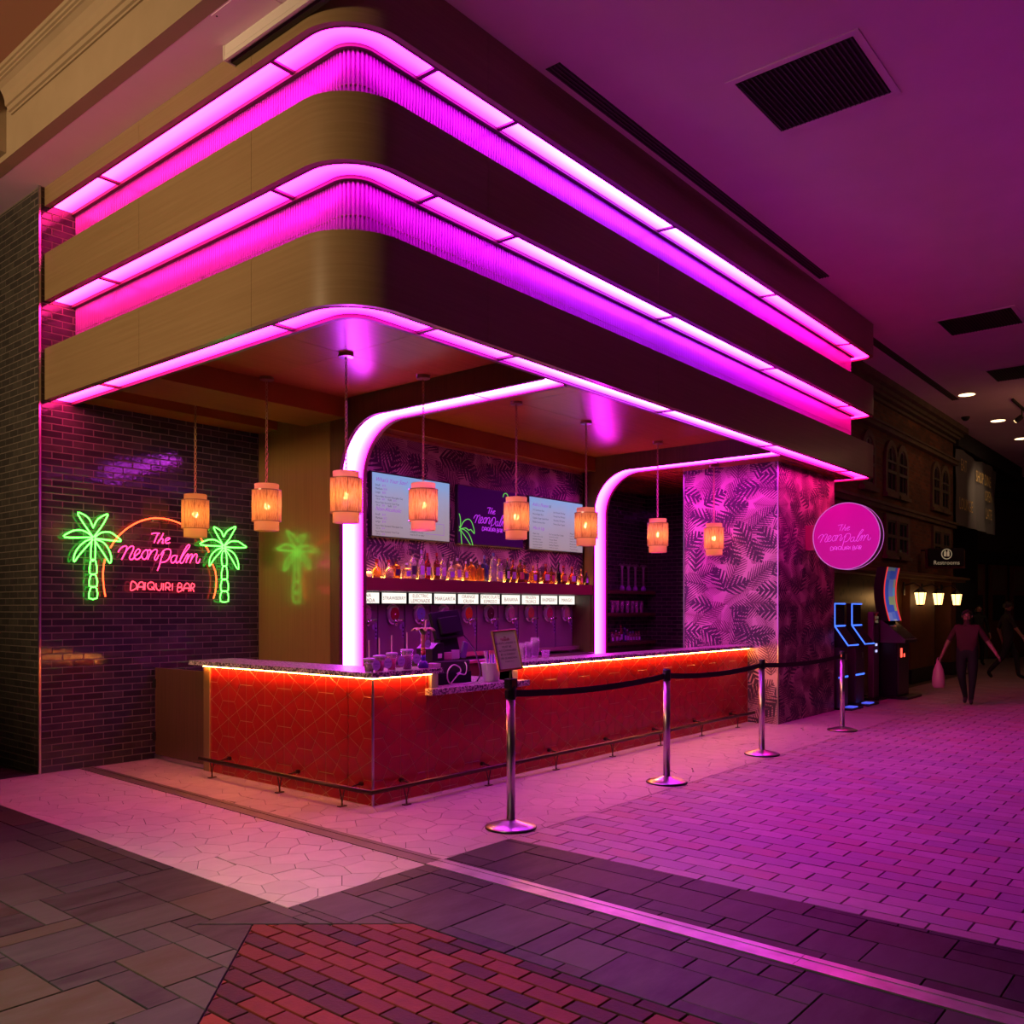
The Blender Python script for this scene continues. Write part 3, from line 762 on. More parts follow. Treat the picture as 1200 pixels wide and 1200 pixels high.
# foot rail with brackets and wall knobs
RZ, RO = .155, .15
fr = part('foot_rail', MB().tube([(CX - RO, 7.66, RZ), (CX - RO, CY - RO, RZ)], .019, 10).tube([(CX - RO, CY - RO, RZ), (11.45, CY - RO, RZ)], .019, 10), M_DKMETAL, ct, smooth=True)
def bracket(x, y, nx, ny):
    """nx, ny point from the panel to the rail"""
    px_, py_ = -ny, nx; mb = MB()
    for s_ in (-.028, .028): mb.tube([(x + px_ * s_, y + py_ * s_, RZ - .018), (x + px_ * s_ * .35, y + py_ * s_ * .35, .075), (x, y, .02)], .005, 5)
    mb.tube([(x, y, .03), (x, y, .006)], .008, 6); mb.box(x - .035, x + .035, y - .02, y + .02, 0, .008)
    part('rail_bracket', mb, M_DKMETAL, ct)
    wx, wy = x - nx * RO + px_ * .07, y - ny * RO + py_ * .07
    part('rail_knob', MB().tube([(wx, wy, RZ + .015), (wx + nx * .03, wy + ny * .03, RZ + .015)], .018, 10).tube([(wx + nx * .03, wy + ny * .03, RZ + .015), (wx + nx * RO, wy + ny * RO, RZ)], .007, 6), M_DKMETAL, ct)
for y in (7.44, 6.39, 5.56): bracket(CX - RO, y, -1, 0)
for x in (4.93, 5.93, 6.93, 7.93, 8.93, 9.93, 10.93): bracket(x, CY - RO, 0, -1)
# gate between the counter and the brick wall
gt = thing('counter_gate', 'low dark wooden gate between the counter end and the brick wall', 'gate', (4.76, 8.35, 0))
part('door_leaf', MB().box(4.735, 4.775, 7.86, 8.82, .05, .96, .003), M_DKWOOD, gt)
for z in (.2, .75): part('hinge', MB().box(4.722, 4.736, 8.80, 8.845, z, z + .09), M_BLACK, gt)
part('kick_strip', MB().box(4.73, 4.78, 7.86, 8.82, .012, .048), M_STEEL, gt)

# ============================================================ back bar
sh = thing('liquor_shelf', 'long dark red shelf with amber glow carrying the liquor bottles', 'shelf', (8.5, 7.5, 1.77))
part('shelf_board', MB().box(6.405, 10.735, 7.40, 7.618, 1.775, 1.925, .003), mat('oxblood_lacquer', (.16, .022, .03), rough=.35), sh)
part('light_strip', MB().box(6.42, 10.73, 7.585, 7.612, 1.926, 1.936), emit('amber_light_strip', (1, .42, .06), 34), sh)
bd = thing('back_counter', 'low back counter under the row of frozen drink dispensers', 'counter', (8.5, 7.6, 0))
part('cabinet', MB().box(6.40, 10.74, 7.42, 7.84, .0, .90, .004), M_DKWOOD, bd)
part('worktop', MB().box(6.40, 10.74, 7.38, 7.85, .90, .94, .004), mat('steel_top', (.4, .38, .4), rough=.3, metal=1), bd)
part('drip_tray', MB().box(6.50, 10.62, 7.56, 7.755, .98, 1.01, .003).box(6.50, 10.62, 7.555, 7.565, 1.01, 1.035), M_STEEL, bd)
for nm, xa, xb in (('side_panel', 10.724, 10.738),): part(nm, MB().box(xa, xb, 7.44, 7.84, .94, 1.77), M_DKWOOD, bd)
# frozen drink dispensers
MACH = [('PIÑA|COLADA', (.55, .38, .35), 'pale pink'), ('STRAWBERRY', (.35, .015, .04), 'dark red'), ('ELECTRIC|LEMONADE', (.20, .24, .52), 'blue'), ('MARGARITA', (.45, .30, .40), 'mauve'), ('ORANGE|CRUSH', (.75, .16, .02), 'bright orange'),
        ('CHOCOLATE|ESPRESSO', (.09, .03, .03), 'dark brown'), ('BANANA', (.45, .24, .26), 'dusty pink'), ('FROZEN|TROPICS', (.50, .17, .05), 'rust orange'), ('RASPBERRY', (.42, .03, .10), 'crimson'), ('MANGO', (.45, .33, .24), 'beige')]
ORD = ['first', 'second', 'third', 'fourth', 'fifth', 'sixth', 'seventh', 'eighth', 'ninth', 'tenth']
M_MSTEEL = mat('dispenser_steel', (.30, .24, .29), (.24, .20, .25), rough=.3, metal=.45, scale=2)
M_SIGNBOX = emit('white_sign_light', (1, .93, .84), 1.15); M_SIGNRED = mat('red_sign_print', (.55, .10, .12), rough=.5)
M_ACRYL = mat('clear_acrylic', (.62, .52, .60), rough=.12, trans=.25); M_STICK = mat('lilac_sticker', (.30, .20, .46), rough=.5); M_CHROME = mat('chrome', (.75, .72, .75), rough=.12, metal=1)
MY = 7.76
M_ARC = mat('pale_bracket', (.85, .80, .84), rough=.3)  # pale diffuse colour stands in for the bright reflections on chrome arcs
for k, (nm, c, cn) in enumerate(MACH):
    x0 = 6.465 + .4275 * k; x1 = x0 + .41; xc = x0 + .205
    t = thing('frozen_drink_dispenser', 'frozen drink dispenser of %s slush, %s from the left' % (cn, ORD[k]), 'dispenser', (xc, MY + .04, .95), group='frozen drink dispensers under the liquor shelf')
    part('front_panel', MB().box(x0, x1, MY, MY + .09, .945, 1.625, .004), M_MSTEEL, t)
    sb = part('sign_box', MB().box(x0 + .004, x1 - .004, MY - .045, MY + .06, 1.628, 1.772, .004), M_DARK, t)
    part('lit_face', MB().box(x0 + .014, x1 - .014, MY - .049, MY - .046, 1.640, 1.762), M_SIGNBOX, sb)
    ls = nm.split('|'); mbs = []
    for i, L in enumerate(ls):
        sz = min(.062 if len(ls) > 1 else .07, .58 / len(L))
        z = 1.701 + (.030 if len(ls) > 1 and i == 0 else -.028 if len(ls) > 1 else 0) - sz * .34
        mbs.append(text_mb(L, sz, (xc, MY - .0495, z), (1, 0, 0), (0, 0, 1)))
    part('sign_lettering', merge(*mbs), M_SIGNRED, sb)
    zc = 1.515
    fp = part('faceplate', MB().lathe([(.085, 0), (.092, .012), (.080, .05), (.070, .056)], (0, 0, 0), 20).xform(Matrix.Translation((xc, MY, zc)) @ Matrix.Rotation(pi / 2, 4, 'X') @ Matrix.Diagonal((1, 1.12, 1, 1))), M_ACRYL, t, smooth=True)
    part('bracket_arc', MB().tube([(xc + .10 * cos(a), MY - .02, zc + .108 * sin(a)) for a in [pi * .18 + pi * .64 * i / 8 for i in range(9)]], .012, 6), M_ARC, fp)
    part('bracket_arc', MB().tube([(xc + .085 * cos(a), MY - .03, zc + .115 * sin(a)) for a in [-pi * .2 - pi * .6 * i / 8 for i in range(9)]], .010, 6), M_ARC, fp)
    part('slush', MB().lathe([(.066, 0), (.066, .006)], (0, 0, 0), 20).xform(Matrix.Translation((xc, MY - .057, zc)) @ Matrix.Rotation(pi / 2, 4, 'X') @ Matrix.Diagonal((1, 1.2, 1, 1))), mat('slush_%d' % k, c, rough=.25), t)
    part('tap_handle', MB().tube([(xc - .005, MY - .085, zc - .078), (xc + .105, MY - .095, zc - .072)], .013, 8), M_CHROME, t, smooth=True)
    part('spout', MB().lathe([(.022, .03), (.022, -.02), (.015, -.05)], (xc, MY - .075, zc - .088), 10), M_CHROME, t, smooth=True)
    part('agitator_hub', MB().ball((xc, MY - .066, zc), .010), M_CHROME, t)
    part('round_sticker', MB().tube([(xc + .155, MY - .003, zc - .15), (xc + .155, MY + .002, zc - .15)], .032, 16), M_STICK, t)
    vs_ = part('tall_sticker', MB().box(xc + .165, xc + .198, MY - .003, MY + .002, 1.235, 1.415) if k % 2 else MB().box(xc + .168, xc + .200, MY - .003, MY + .002, 1.225, 1.41), M_STICK, t)
    for z in (1.26, 1.305, 1.35): part('printed_ring', MB().tube([(xc + .183, MY - .0035, z), (xc + .183, MY - .0028, z)], .011, 10), M_DARK, vs_)
# menu screens
def screen(x0, x1, label, face):
    t = thing('menu_screen', label, 'screen', ((x0 + x1) / 2, 7.58, 2.76)); t['group'] = 'wall screens above the bottles'
    part('housing', MB().box(x0, x1, 7.55, 7.605, 2.385, 3.125, .004), M_BLACK, t)
    part('display', MB().box(x0 + .014, x1 - .014, 7.546, 7.551, 2.40, 3.11), face, t)
    return t
def sky_screen():
    """menu background: a pale beach picture, blue sky over sand"""
    t = NT('menu_display'); p = t.pos(); x, y, z = t.xyz(p)
    n = t.noise(p, 2.2, 4); k = t.M('ADD', t.n('MapRange', {0: z, 1: 2.4, 2: 3.11}).outputs[0], t.M('MULTIPLY', t.M('SUBTRACT', n, .5), .5))
    col = t.ramp(k, [(0, (.33, .25, .27)), (.35, (.34, .28, .36)), (.7, (.32, .32, .50)), (1, (.22, .36, .68))])
    t.bsdf(Base_Color=(.03, .03, .03), Emission_Color=col, Emission_Strength=.95, Roughness=.7); return t.m
M_SKY = sky_screen()
SA = (1, 0, 0); SB = (0, 0, 1); SY = 7.5455
def st(t, rows, name='menu_text'):
    for x, z, s_, body, col, sh_ in rows: part('text_line', text_mb(body, s_, (x, SY, z), SA, SB, 'LEFT', sh_), M_SCRIPT if col else M_INK, t)
s1 = screen(6.60, 7.87, 'pale menu screen with violet headings behind the third and fourth pendants, leftmost', M_SKY)
x, r = 6.655, []
def menu_block(z0, zs, head, items, cups):
    r.append((x, z0, .066, head, 1, .4))
    for (a, p), z in zip(items, zs): r.append((x, z, .034, a, 0, 0)); r.append((x + .0185 * len(a) + .012, z, .034, p, 1, 0))
    for (a, oz, p, ref), z in zip(cups, zs[3:]):
        r.append((x, z, .029, a, 0, 0)); r.append((x + .01, z - .030, .028, oz, 0, 0)); r.append((x + .10, z - .030, .029, p, 1, 0))
        if ref: r.append((x + .19, z - .030, .029, 'Refill', 0, 0)); r.append((x + .275, z - .030, .029, ref, 1, 0))
menu_block(3.015, (2.962, 2.922, 2.882, 2.838, 2.768), "What's Your Size?", [('Small', '$15'), ('Medium', '$18'), ('Large', '$20')], [('Neon Palm Souvenir Hourglass Cup', '16 oz', '$20', '$15'), ('Neon Palm Souvenir Yard Cup', '24 oz', '$26', '$18')])
menu_block(2.685, (2.632, 2.592, 2.552, 2.508, 2.442), 'Non-Alcoholic', [('Small', '$10'), ('Medium', '$12'), ('Large', '$14')], [('Neon Palm Souvenir Hourglass Cup', '16 oz', '$14', ''), ('Neon Palm Souvenir Yard Cup', '24 oz', '$18', '')])
r.append((7.18, 2.985, .066, 'Daiquiris', 1, .4))
for i, b in enumerate(['Piña Colada', 'rum, coconut, pineapple', 'Strawberry', 'rum, strawberry', 'Electric Lemonade', 'vodka, lemon, blue curacao', 'Margarita', 'tequila, lime, triple sec', 'Orange Crush', 'vodka, orange']): r.append((7.18, 2.925 - i * .040, .034 if i % 2 == 0 else .026, b, 0, 0))
for i, b in enumerate(['Sugar free flavors', 'available at the bar', 'must be 21 or older']): r.append((7.19, 2.50 - i * .032, .029, b, 0, 0))
st(s1, r)
part('menu_box', MB().box(7.45, 7.76, SY - .001, SY, 2.468, 2.472).box(7.756, 7.76, SY - .001, SY, 2.47, 2.60).box(7.45, 7.76, SY - .001, SY, 2.598, 2.602), M_SCRIPT, s1)
s2 = screen(8.01, 9.30, 'dark purple screen with violet lettering and green palm, middle of the three', emit('purple_display', (.020, .0, .036), 1.0, (.002, .002, .002)))
s3 = screen(9.42, 10.69, 'pale blue menu screen beside the far arch, rightmost of the three screens', M_SKY)
r = [(9.49, 2.99, .066, 'Add a Floater', 1, .4), (9.87, 2.995, .045, '$5', 0, 0)]
for i, b in enumerate(['151 Caribbean Rum', 'Mount Apple Rum', 'Captain Ginger Spiced Rum', 'Malibu Coconut Rum']): r.append((9.50, 2.925 - i * .055, .032, b, 0, 0))
for i, b in enumerate(['Jack Daniels Whiskey', 'Fireball Hot Whiskey', 'Hennessy VS Cognac', 'Patron Silver Tequila']): r.append((9.97, 2.925 - i * .055, .032, b, 0, 0))
r.append((9.50, 2.665, .066, 'Mix It Up', 1, .4))
for i, (a, b) in enumerate([('Miami Vice', 'strawberry, piña colada'), ('Bahama Mama', 'rum, orange, pineapple'), ('Lemonade Swirl', 'strawberry, lemonade')]): r += [(9.50, 2.60 - i * .075, .032, a, 0, 0), (9.50, 2.568 - i * .075, .024, b, 0, 0)]
for i, (a, b) in enumerate([('Do You Like Piña Coladas', 'piña colada, chocolate'), ('Smores Bomb', 'chocolate, espresso'), ('Beachy Margarita', 'strawberry, margarita')]): r += [(9.87, 2.61 - i * .075, .032, a, 0, 0), (9.87, 2.578 - i * .075, .024, b, 0, 0)]
for i, (a, b) in enumerate([('Mango Tango', 'mango, rum'), ('Sunrise', 'orange, raspberry'), ('Bananarama', 'banana, chocolate'), ('Tropical Freeze', 'piña colada, mango')]): r += [(10.36, 2.65 - i * .075, .032, a, 0, 0), (10.36, 2.618 - i * .075, .024, b, 0, 0)]
st(s3, r)

# ============================================================ neon lettering (strokes in mm about the sign's centre)
NEON_GREEN=[[[-739,-18],[-890,202],[-829,200],[-777,159],[-744,87],[-737,88],[-690,171],[-595,226],[-627,149],[-672,75],[-734,-11]],[[-742,-15],[-1016,-32],[-958,25],[-872,48],[-795,26],[-742,-18]],[[-725,-17],[-663,34],[-573,46],[-501,5],[-460,-37],[-609,-32],[-725,-26]],[[-746,-29],[-821,-62],[-890,-132],[-927,-212],[-924,-264],[-872,-192],[-803,-110],[-742,-36]],[[-728,-32],[-645,-57],[-591,-116],[-559,-204],[-573,-265],[-627,-186],[-681,-108],[-728,-39]],[[-755,-51],[-765,-231],[-720,-229],[-721,-49]],[[-765,-252],[-776,-372],[-705,-369],[-716,-250],[-741,-237],[-765,-252]],[[-767,-399],[-779,-498],[-702,-497],[-712,-398],[-741,-381],[-767,-399]],[[-767,-522],[-783,-618],[-702,-617],[-707,-521],[-741,-506],[-767,-522]],[[707,-19],[590,168],[645,162],[689,129],[711,81],[756,147],[865,205],[824,128],[778,55],[716,-16]],[[702,-27],[428,-24],[492,24],[579,41],[667,13],[702,-25]],[[720,-24],[801,31],[892,38],[961,5],[1001,-23],[869,-34],[720,-32]],[[702,-39],[612,-77],[546,-155],[535,-253],[590,-176],[656,-106],[707,-44]],[[720,-44],[824,-86],[881,-160],[904,-264],[876,-261],[824,-178],[767,-101],[720,-48]],[[693,-237],[689,-119],[716,-72],[745,-116],[751,-235],[693,-237]],[[698,-263],[685,-386],[756,-384],[749,-261],[722,-244],[698,-263]],[[685,-414],[678,-519],[767,-518],[760,-412],[720,-393],[685,-414]],[[680,-545],[671,-640],[769,-639],[763,-544],[720,-526],[680,-545]]]
NEON_ORANGE=[[[-618,-602],[-634,-510],[-643,-385],[-633,-278],[-622,-228]],[[-568,-111],[-519,-32],[-455,44],[-371,114],[-258,180],[-142,217],[-64,227],[55,223],[177,194],[280,150],[406,72],[453,12]],[[492,-44],[514,-68],[527,-101]],[[574,-232],[612,-329],[620,-447],[605,-546],[583,-609]]]
NEON_SCRIPT=[[[-134,55],[-120,64],[-83,69],[-43,69]],[[-62,64],[-83,22],[-106,-35]],[[-2,74],[-26,26],[-69,-38]],[[-56,-10],[-31,10],[-9,13],[-7,-5],[-17,-30],[1,-29]],[[22,-7],[55,8],[70,24],[52,28],[29,18],[18,-8],[31,-32],[70,-21]],[[-488,-150],[-466,-114],[-431,-88],[-404,-85],[-399,-106],[-417,-155],[-453,-224]],[[-439,-195],[-417,-155],[-386,-110],[-350,-82],[-327,-89],[-334,-125],[-364,-183],[-368,-209],[-352,-220],[-330,-208],[-309,-180]],[[-309,-178],[-273,-152],[-257,-123],[-276,-108],[-300,-127],[-318,-168],[-314,-203],[-288,-215],[-255,-193],[-239,-168]],[[-193,-111],[-224,-137],[-241,-173],[-227,-206],[-197,-205],[-176,-161],[-178,-124],[-193,-111]],[[-186,-117],[-167,-116],[-153,-108]],[[-167,-114],[-141,-115],[-153,-160],[-176,-211]],[[-167,-187],[-134,-132],[-97,-104],[-72,-111],[-83,-157],[-102,-193],[-90,-215],[-69,-192],[-53,-157]],[[4,-124],[-26,-190],[-45,-263],[-69,-324]],[[-33,-159],[-7,-117],[31,-93],[70,-95],[81,-126],[62,-186],[22,-224],[-24,-235]],[[140,-155],[107,-161],[84,-194],[89,-232],[118,-229],[143,-192],[155,-153],[140,-205],[149,-234],[182,-213]],[[182,-213],[236,-128],[291,-61],[298,-35],[273,-42],[226,-115],[192,-190],[189,-228],[214,-230],[244,-183]],[[244,-183],[271,-138],[284,-138],[271,-177],[256,-229]],[[269,-197],[306,-140],[331,-137],[321,-175],[301,-229]],[[314,-195],[362,-133],[387,-139],[377,-182],[380,-219],[404,-222],[423,-180]]]
NEON_CAPS=[[[-350,-449],[-359,-532],[-323,-527],[-296,-507],[-296,-474],[-317,-450],[-350,-449]],[[-287,-531],[-278,-482],[-259,-451],[-232,-448],[-218,-472],[-226,-527]],[[-279,-498],[-223,-498]],[[-202,-450],[-209,-529]],[[-139,-446],[-170,-461],[-176,-488],[-162,-516],[-134,-521],[-111,-510],[-104,-483],[-111,-457],[-139,-446]],[[-132,-496],[-97,-527]],[[-83,-456],[-83,-501],[-62,-527],[-40,-527],[-24,-497],[-21,-455]],[[-2,-454],[-5,-529]],[[22,-529],[26,-454],[60,-453],[75,-473],[65,-494],[29,-499]],[[45,-499],[72,-528]],[[101,-455],[97,-529]],[[157,-536],[167,-453],[197,-455],[207,-473],[192,-491],[163,-494],[202,-496],[212,-517],[192,-535],[157,-536]],[[226,-535],[236,-481],[261,-451],[288,-457],[298,-489],[288,-536]],[[234,-502],[294,-501]],[[311,-535],[321,-454],[346,-456],[357,-474],[341,-495],[317,-498]],[[331,-498],[350,-537]]]

def strokes(ST, O, U, V, k, r, n=6, sub=4, mirror=1):
    mb = MB(); O = Vector(O); U = Vector(U); V = Vector(V)
    for s_ in ST: mb.tube(smooth_path([O + U * (u * k) + V * (v * k) for u, v in s_], sub), r, n)
    return mb
M_NG = emit('green_neon', (.075, 1, .055), 8); M_NO = emit('orange_neon', (1, .05, .013), 8); M_NP = emit('pink_neon', (1, .032, .17), 4.6); M_NR = emit('rose_neon', (1, .036, .065), 4.6)
ns = thing('neon_sign', 'neon sign with two green palms, an orange arch and pink script on dark brick', 'sign', (4.82, 8.80, 2.30))
NO_ = (4.82, 8.80, 2.30)
for i, (nm, a, b) in enumerate((('palm_tree', 0, 9), ('palm_tree', 9, 18))):
    cr_ = part(nm, strokes(NEON_GREEN[a:a + 5], NO_, SA, SB, .001, .0075), M_NG, ns, smooth=True)
    part('trunk', strokes(NEON_GREEN[a + 5:b], NO_, SA, SB, .001, .0075, sub=2), M_NG, cr_, smooth=True)
part('arch_tube', strokes(NEON_ORANGE, NO_, SA, SB, .001, .0075), M_NO, ns, smooth=True)
part('script_lettering', strokes(NEON_SCRIPT, NO_, SA, SB, .001, .0065), M_NP, ns, smooth=True)
part('capital_lettering', strokes(NEON_CAPS, NO_, SA, SB, .001, .006, sub=3), M_NR, ns, smooth=True)
mb = MB()
for u, v in ((-.745, -.6), (-.735, -.1), (.73, -.62), (.72, -.12), (-.5, -.5), (.52, -.5), (0, .19), (-.3, .13), (.3, .13), (-.40, -.15), (-.1, -.2), (.25, -.2), (-.3, -.53), (.0, -.53), (.3, -.53)):
    mb.tube([(4.82 + u, 8.805, 2.30 + v), (4.82 + u, 8.856, 2.30 + v)], .006, 5)
part('standoff', mb, M_BLACK, ns, kind='stuff')
# the same mark on the middle screen
P2 = (8.66, SY, 2.83)
part('logo_lettering', merge(strokes(NEON_SCRIPT, P2, SA, SB, .00074, .0055, 5), strokes(NEON_CAPS, (8.66, SY, 2.875), SA, SB, .00056, .0048, 5)), emit('violet_neon_print', (.50, .03, .80), 1.0), s2)
M_GP = emit('green_print', (.16, .75, .10), .9)
for q in ([(30, 40), (90, 120), (160, 150), (210, 130), (250, 60), (262, 0), (230, 20), (200, 40), (170, 30), (120, 50), (60, 40), (35, 35)],
    [(35, 35), (100, 30), (170, -10), (215, -80), (235, -135)], [(40, 25), (110, -40), (160, -90), (200, -130)], [(40, 30), (50, -60), (60, -130)],
    [(30, 40), (40, 110), (30, 170), (15, 200)], [(30, 40), (18, 60)], [(28, 30), (16, 10)]):
    part('palm_print', strokes([q], (8.01, SY, 2.53), SA, SB, .00115, .0055, 5), M_GP, s2)
part('palm_print', strokes([[(0, 0), (20, 40), (55, 55), (90, 40), (110, 0)]], (8.87, SY, 3.045), SA, SB, .001, .006, 5), M_GP, s2)

# ============================================================ pendant lamps
M_BULB = emit('warm_bulb', (1, .46, .15), 75); M_COLLAR = mat('linen_collar', (.62, .45, .33), rough=.8)
def translucent(name, c, f):
    t = NT(name); d = t.n('BsdfDiffuse', {0: c}); tr = t.n('BsdfTranslucent', {0: c}); m = t.n('MixShader', {0: f})
    t.t.links.new(d.outputs[0], m.inputs[1]); t.t.links.new(tr.outputs[0], m.inputs[2]); t.t.links.new(m.outputs[0], t.out.inputs[0]); return t.m
M_COLLAR = translucent('linen_collar_lit', (.62, .40, .19, 1), .75)
PL = [(4.98, 8.45, ZC, 'chain-hung string pendant lamp right of the neon arch, overlapping the right neon palm'), (5.0, 7.22, ZC, 'string pendant lamp over the counter in front of the wooden partition'),
      (4.985, 6.03, ZC, 'string pendant lamp hanging in front of the near glowing arch post'), (5.92, 6.03, ZC, 'string pendant lamp covering the right half of the leftmost menu screen'),
      (7.31, 6.03, ZC, 'string pendant lamp between the dark screen and the rightmost screen'), (8.61, 6.03, ZC, 'string pendant lamp just left of the far glowing arch post'),
      (10.26, 6.03, ZC, 'string pendant lamp in front of the dark brick niche'), (11.33, 5.76, ZB, 'string pendant lamp hanging close to the leaf wallpaper pier')]
def pendant():
    zt, L = 2.77, ZC
    t = thing('pendant_lamp', PL[0][3], 'lamp', (0, 0, 2.32), group='string pendant lamps along the bar')
    part('ceiling_plate', MB().lathe([(.002, L - .03), (.066, L - .028), (.066, L)], (0, 0, 0), 20), M_PANEL, t)
    ch = MB(); z = zt; i = 0
    while z < L - .03:
        a = pi / 2 * (i % 2); pts = [(cos(a) * .0115 * cos(q), sin(a) * .0115 * cos(q), z + .016 + .020 * sin(q)) for q in [2 * pi * k / 8 for k in range(8)]]
        ch.tube(pts, .0042, 4, closed=True); z += .034; i += 1
    part('chain', ch, M_BRASS, t)
    part('top_collar', MB().lathe([(.112, 2.705), (.115, 2.765), (.112, 2.768)], (0, 0, 0), 32, cap=False), M_COLLAR, t, smooth=True)
    dr = part('drum_shade', MB().lathe([(.137, 2.408), (.138, 2.56), (.137, 2.708)], (0, 0, 0), 40, cap=False), M_SHADE, t, smooth=True)
    for z in (2.41, 2.706): part('shade_rim', MB().lathe([(.134, z - .005), (.140, z - .005), (.140, z + .005), (.134, z + .005)], (0, 0, 0), 32, cap=False), M_PANEL, dr)
    mb = MB()
    for k in range(8): a = pi / 4 * k + .2; mb.tube([(.1385 * cos(a), .1385 * sin(a), 2.41), (.1385 * cos(a), .1385 * sin(a), 2.706)], .0022, 4)
    part('stitching', mb, M_DKWOOD, dr, kind='stuff')
    part('bottom_collar', MB().lathe([(.113, 2.322), (.116, 2.325), (.116, 2.41)], (0, 0, 0), 32, cap=False), M_COLLAR, t, smooth=True)
    part('bulb', MB().ball((0, 0, 2.56), .028, 12, 8, (1, 1, 1.25)), M_BULB, t, smooth=True)
    part('lamp_holder', MB().lathe([(.018, 2.60), (.02, 2.68), (.008, 2.69), (.008, 2.775)], (0, 0, 0), 10), M_BRASS, t)
    return t
p0 = pendant()
for i, (x, y, zc_, lab) in enumerate(PL):
    o = p0 if i == 0 else dup(p0, label=lab)
    o.location = (x, y, 2.32 - (ZC - zc_) * (i == 7) * 0)
    if i == 7:
        for c in list(o.children):
            if c.name.startswith('ceiling_plate'): c.location.z = -(ZC - ZB)
            if c.name.startswith('chain'): c.scale = (1, 1, (ZB - 2.77) / (ZC - 2.77)); c.location.z = 2.77 * (1 - c.scale[2])

# ============================================================ bottles
def glass(name, c, rough=.1, tr=.75):
    return mat('glass_' + name, c, rough=rough, trans=tr, spec=.6)
BC = dict(clear=(.80, .74, .72), amber=(.75, .32, .06), red=(.42, .03, .02), brown=(.30, .08, .02), blue=(.16, .22, .50), green=(.05, .10, .03), dark=(.03, .015, .02), yellow=(.80, .52, .08), pale=(.80, .62, .40))
CAPC = dict(red=(.35, .02, .02), black=(.02, .02, .02), blue=(.08, .08, .25), gold=(.5, .3, .08), white=(.6, .55, .6), lilac=(.35, .25, .5))
LABC = dict(white=(.60, .48, .56), lilac=(.38, .22, .55), dark=(.04, .02, .05), red=(.45, .08, .10), none=None, yellow=(.6, .45, .1))
BT = [  # x pixel, top pixel, kind, glass, cap, label
 (430, 666, 'squat', 'clear', 'white', 'none'), (442.5, 655, 'round', 'amber', 'red', 'none'), (455, 656, 'round', 'pale', 'red', 'none'), (464.5, 655, 'square', 'amber', 'black', 'dark'), (475.5, 660, 'square', 'pale', 'white', 'lilac'), (484.7, 645, 'tall', 'clear', 'black', 'dark'), (493, 645, 'tall', 'clear', 'lilac', 'lilac'), (501.7, 648, 'tall', 'red', 'red', 'lilac'), (511, 648, 'tall', 'brown', 'red', 'lilac'), (520, 649, 'tall', 'clear', 'black', 'white'),
 (528, 658, 'tall', 'clear', 'white', 'lilac'), (536.7, 654, 'square', 'pale', 'lilac', 'white'), (545, 658, 'slim', 'yellow', 'white', 'white'), (553, 655, 'square', 'amber', 'white', 'none'), (561.5, 659, 'square', 'amber', 'white', 'none'), (568.5, 651, 'square', 'blue', 'blue', 'none'), (577.3, 648, 'wide', 'clear', 'blue', 'none'), (586, 655, 'wide', 'clear', 'gold', 'white'), (594, 654, 'slim', 'green', 'red', 'white'), (602, 656, 'tall', 'brown', 'red', 'lilac'),
 (609, 656, 'wide', 'brown', 'black', 'red'), (615.6, 659, 'round', 'amber', 'black', 'dark'), (624, 663, 'square', 'amber', 'gold', 'lilac'), (630.5, 661, 'slim', 'brown', 'black', 'none'), (638.7, 661, 'round', 'red', 'red', 'lilac'), (647, 664, 'square', 'brown', 'black', 'red'), (654, 659, 'slim', 'dark', 'black', 'none'), (661, 663, 'round', 'brown', 'red', 'red'), (669.5, 664, 'round', 'red', 'red', 'lilac'), (674.5, 668, 'slim', 'dark', 'black', 'none'), (680, 667, 'slim', 'yellow', 'gold', 'yellow'), (688, 669, 'slim', 'dark', 'red', 'lilac')]
ORDW = ['first', 'second', 'third', 'fourth', 'fifth', 'sixth', 'seventh', 'eighth', 'ninth', 'tenth', 'eleventh', 'twelfth', 'thirteenth', 'fourteenth', 'fifteenth', 'sixteenth']
def at_y(px, y):
    l = (px - 600) / 1037; rx, ry = l * RGT[0] + FWD[0], l * RGT[1] + FWD[1]; return rx * y / ry, y / ry
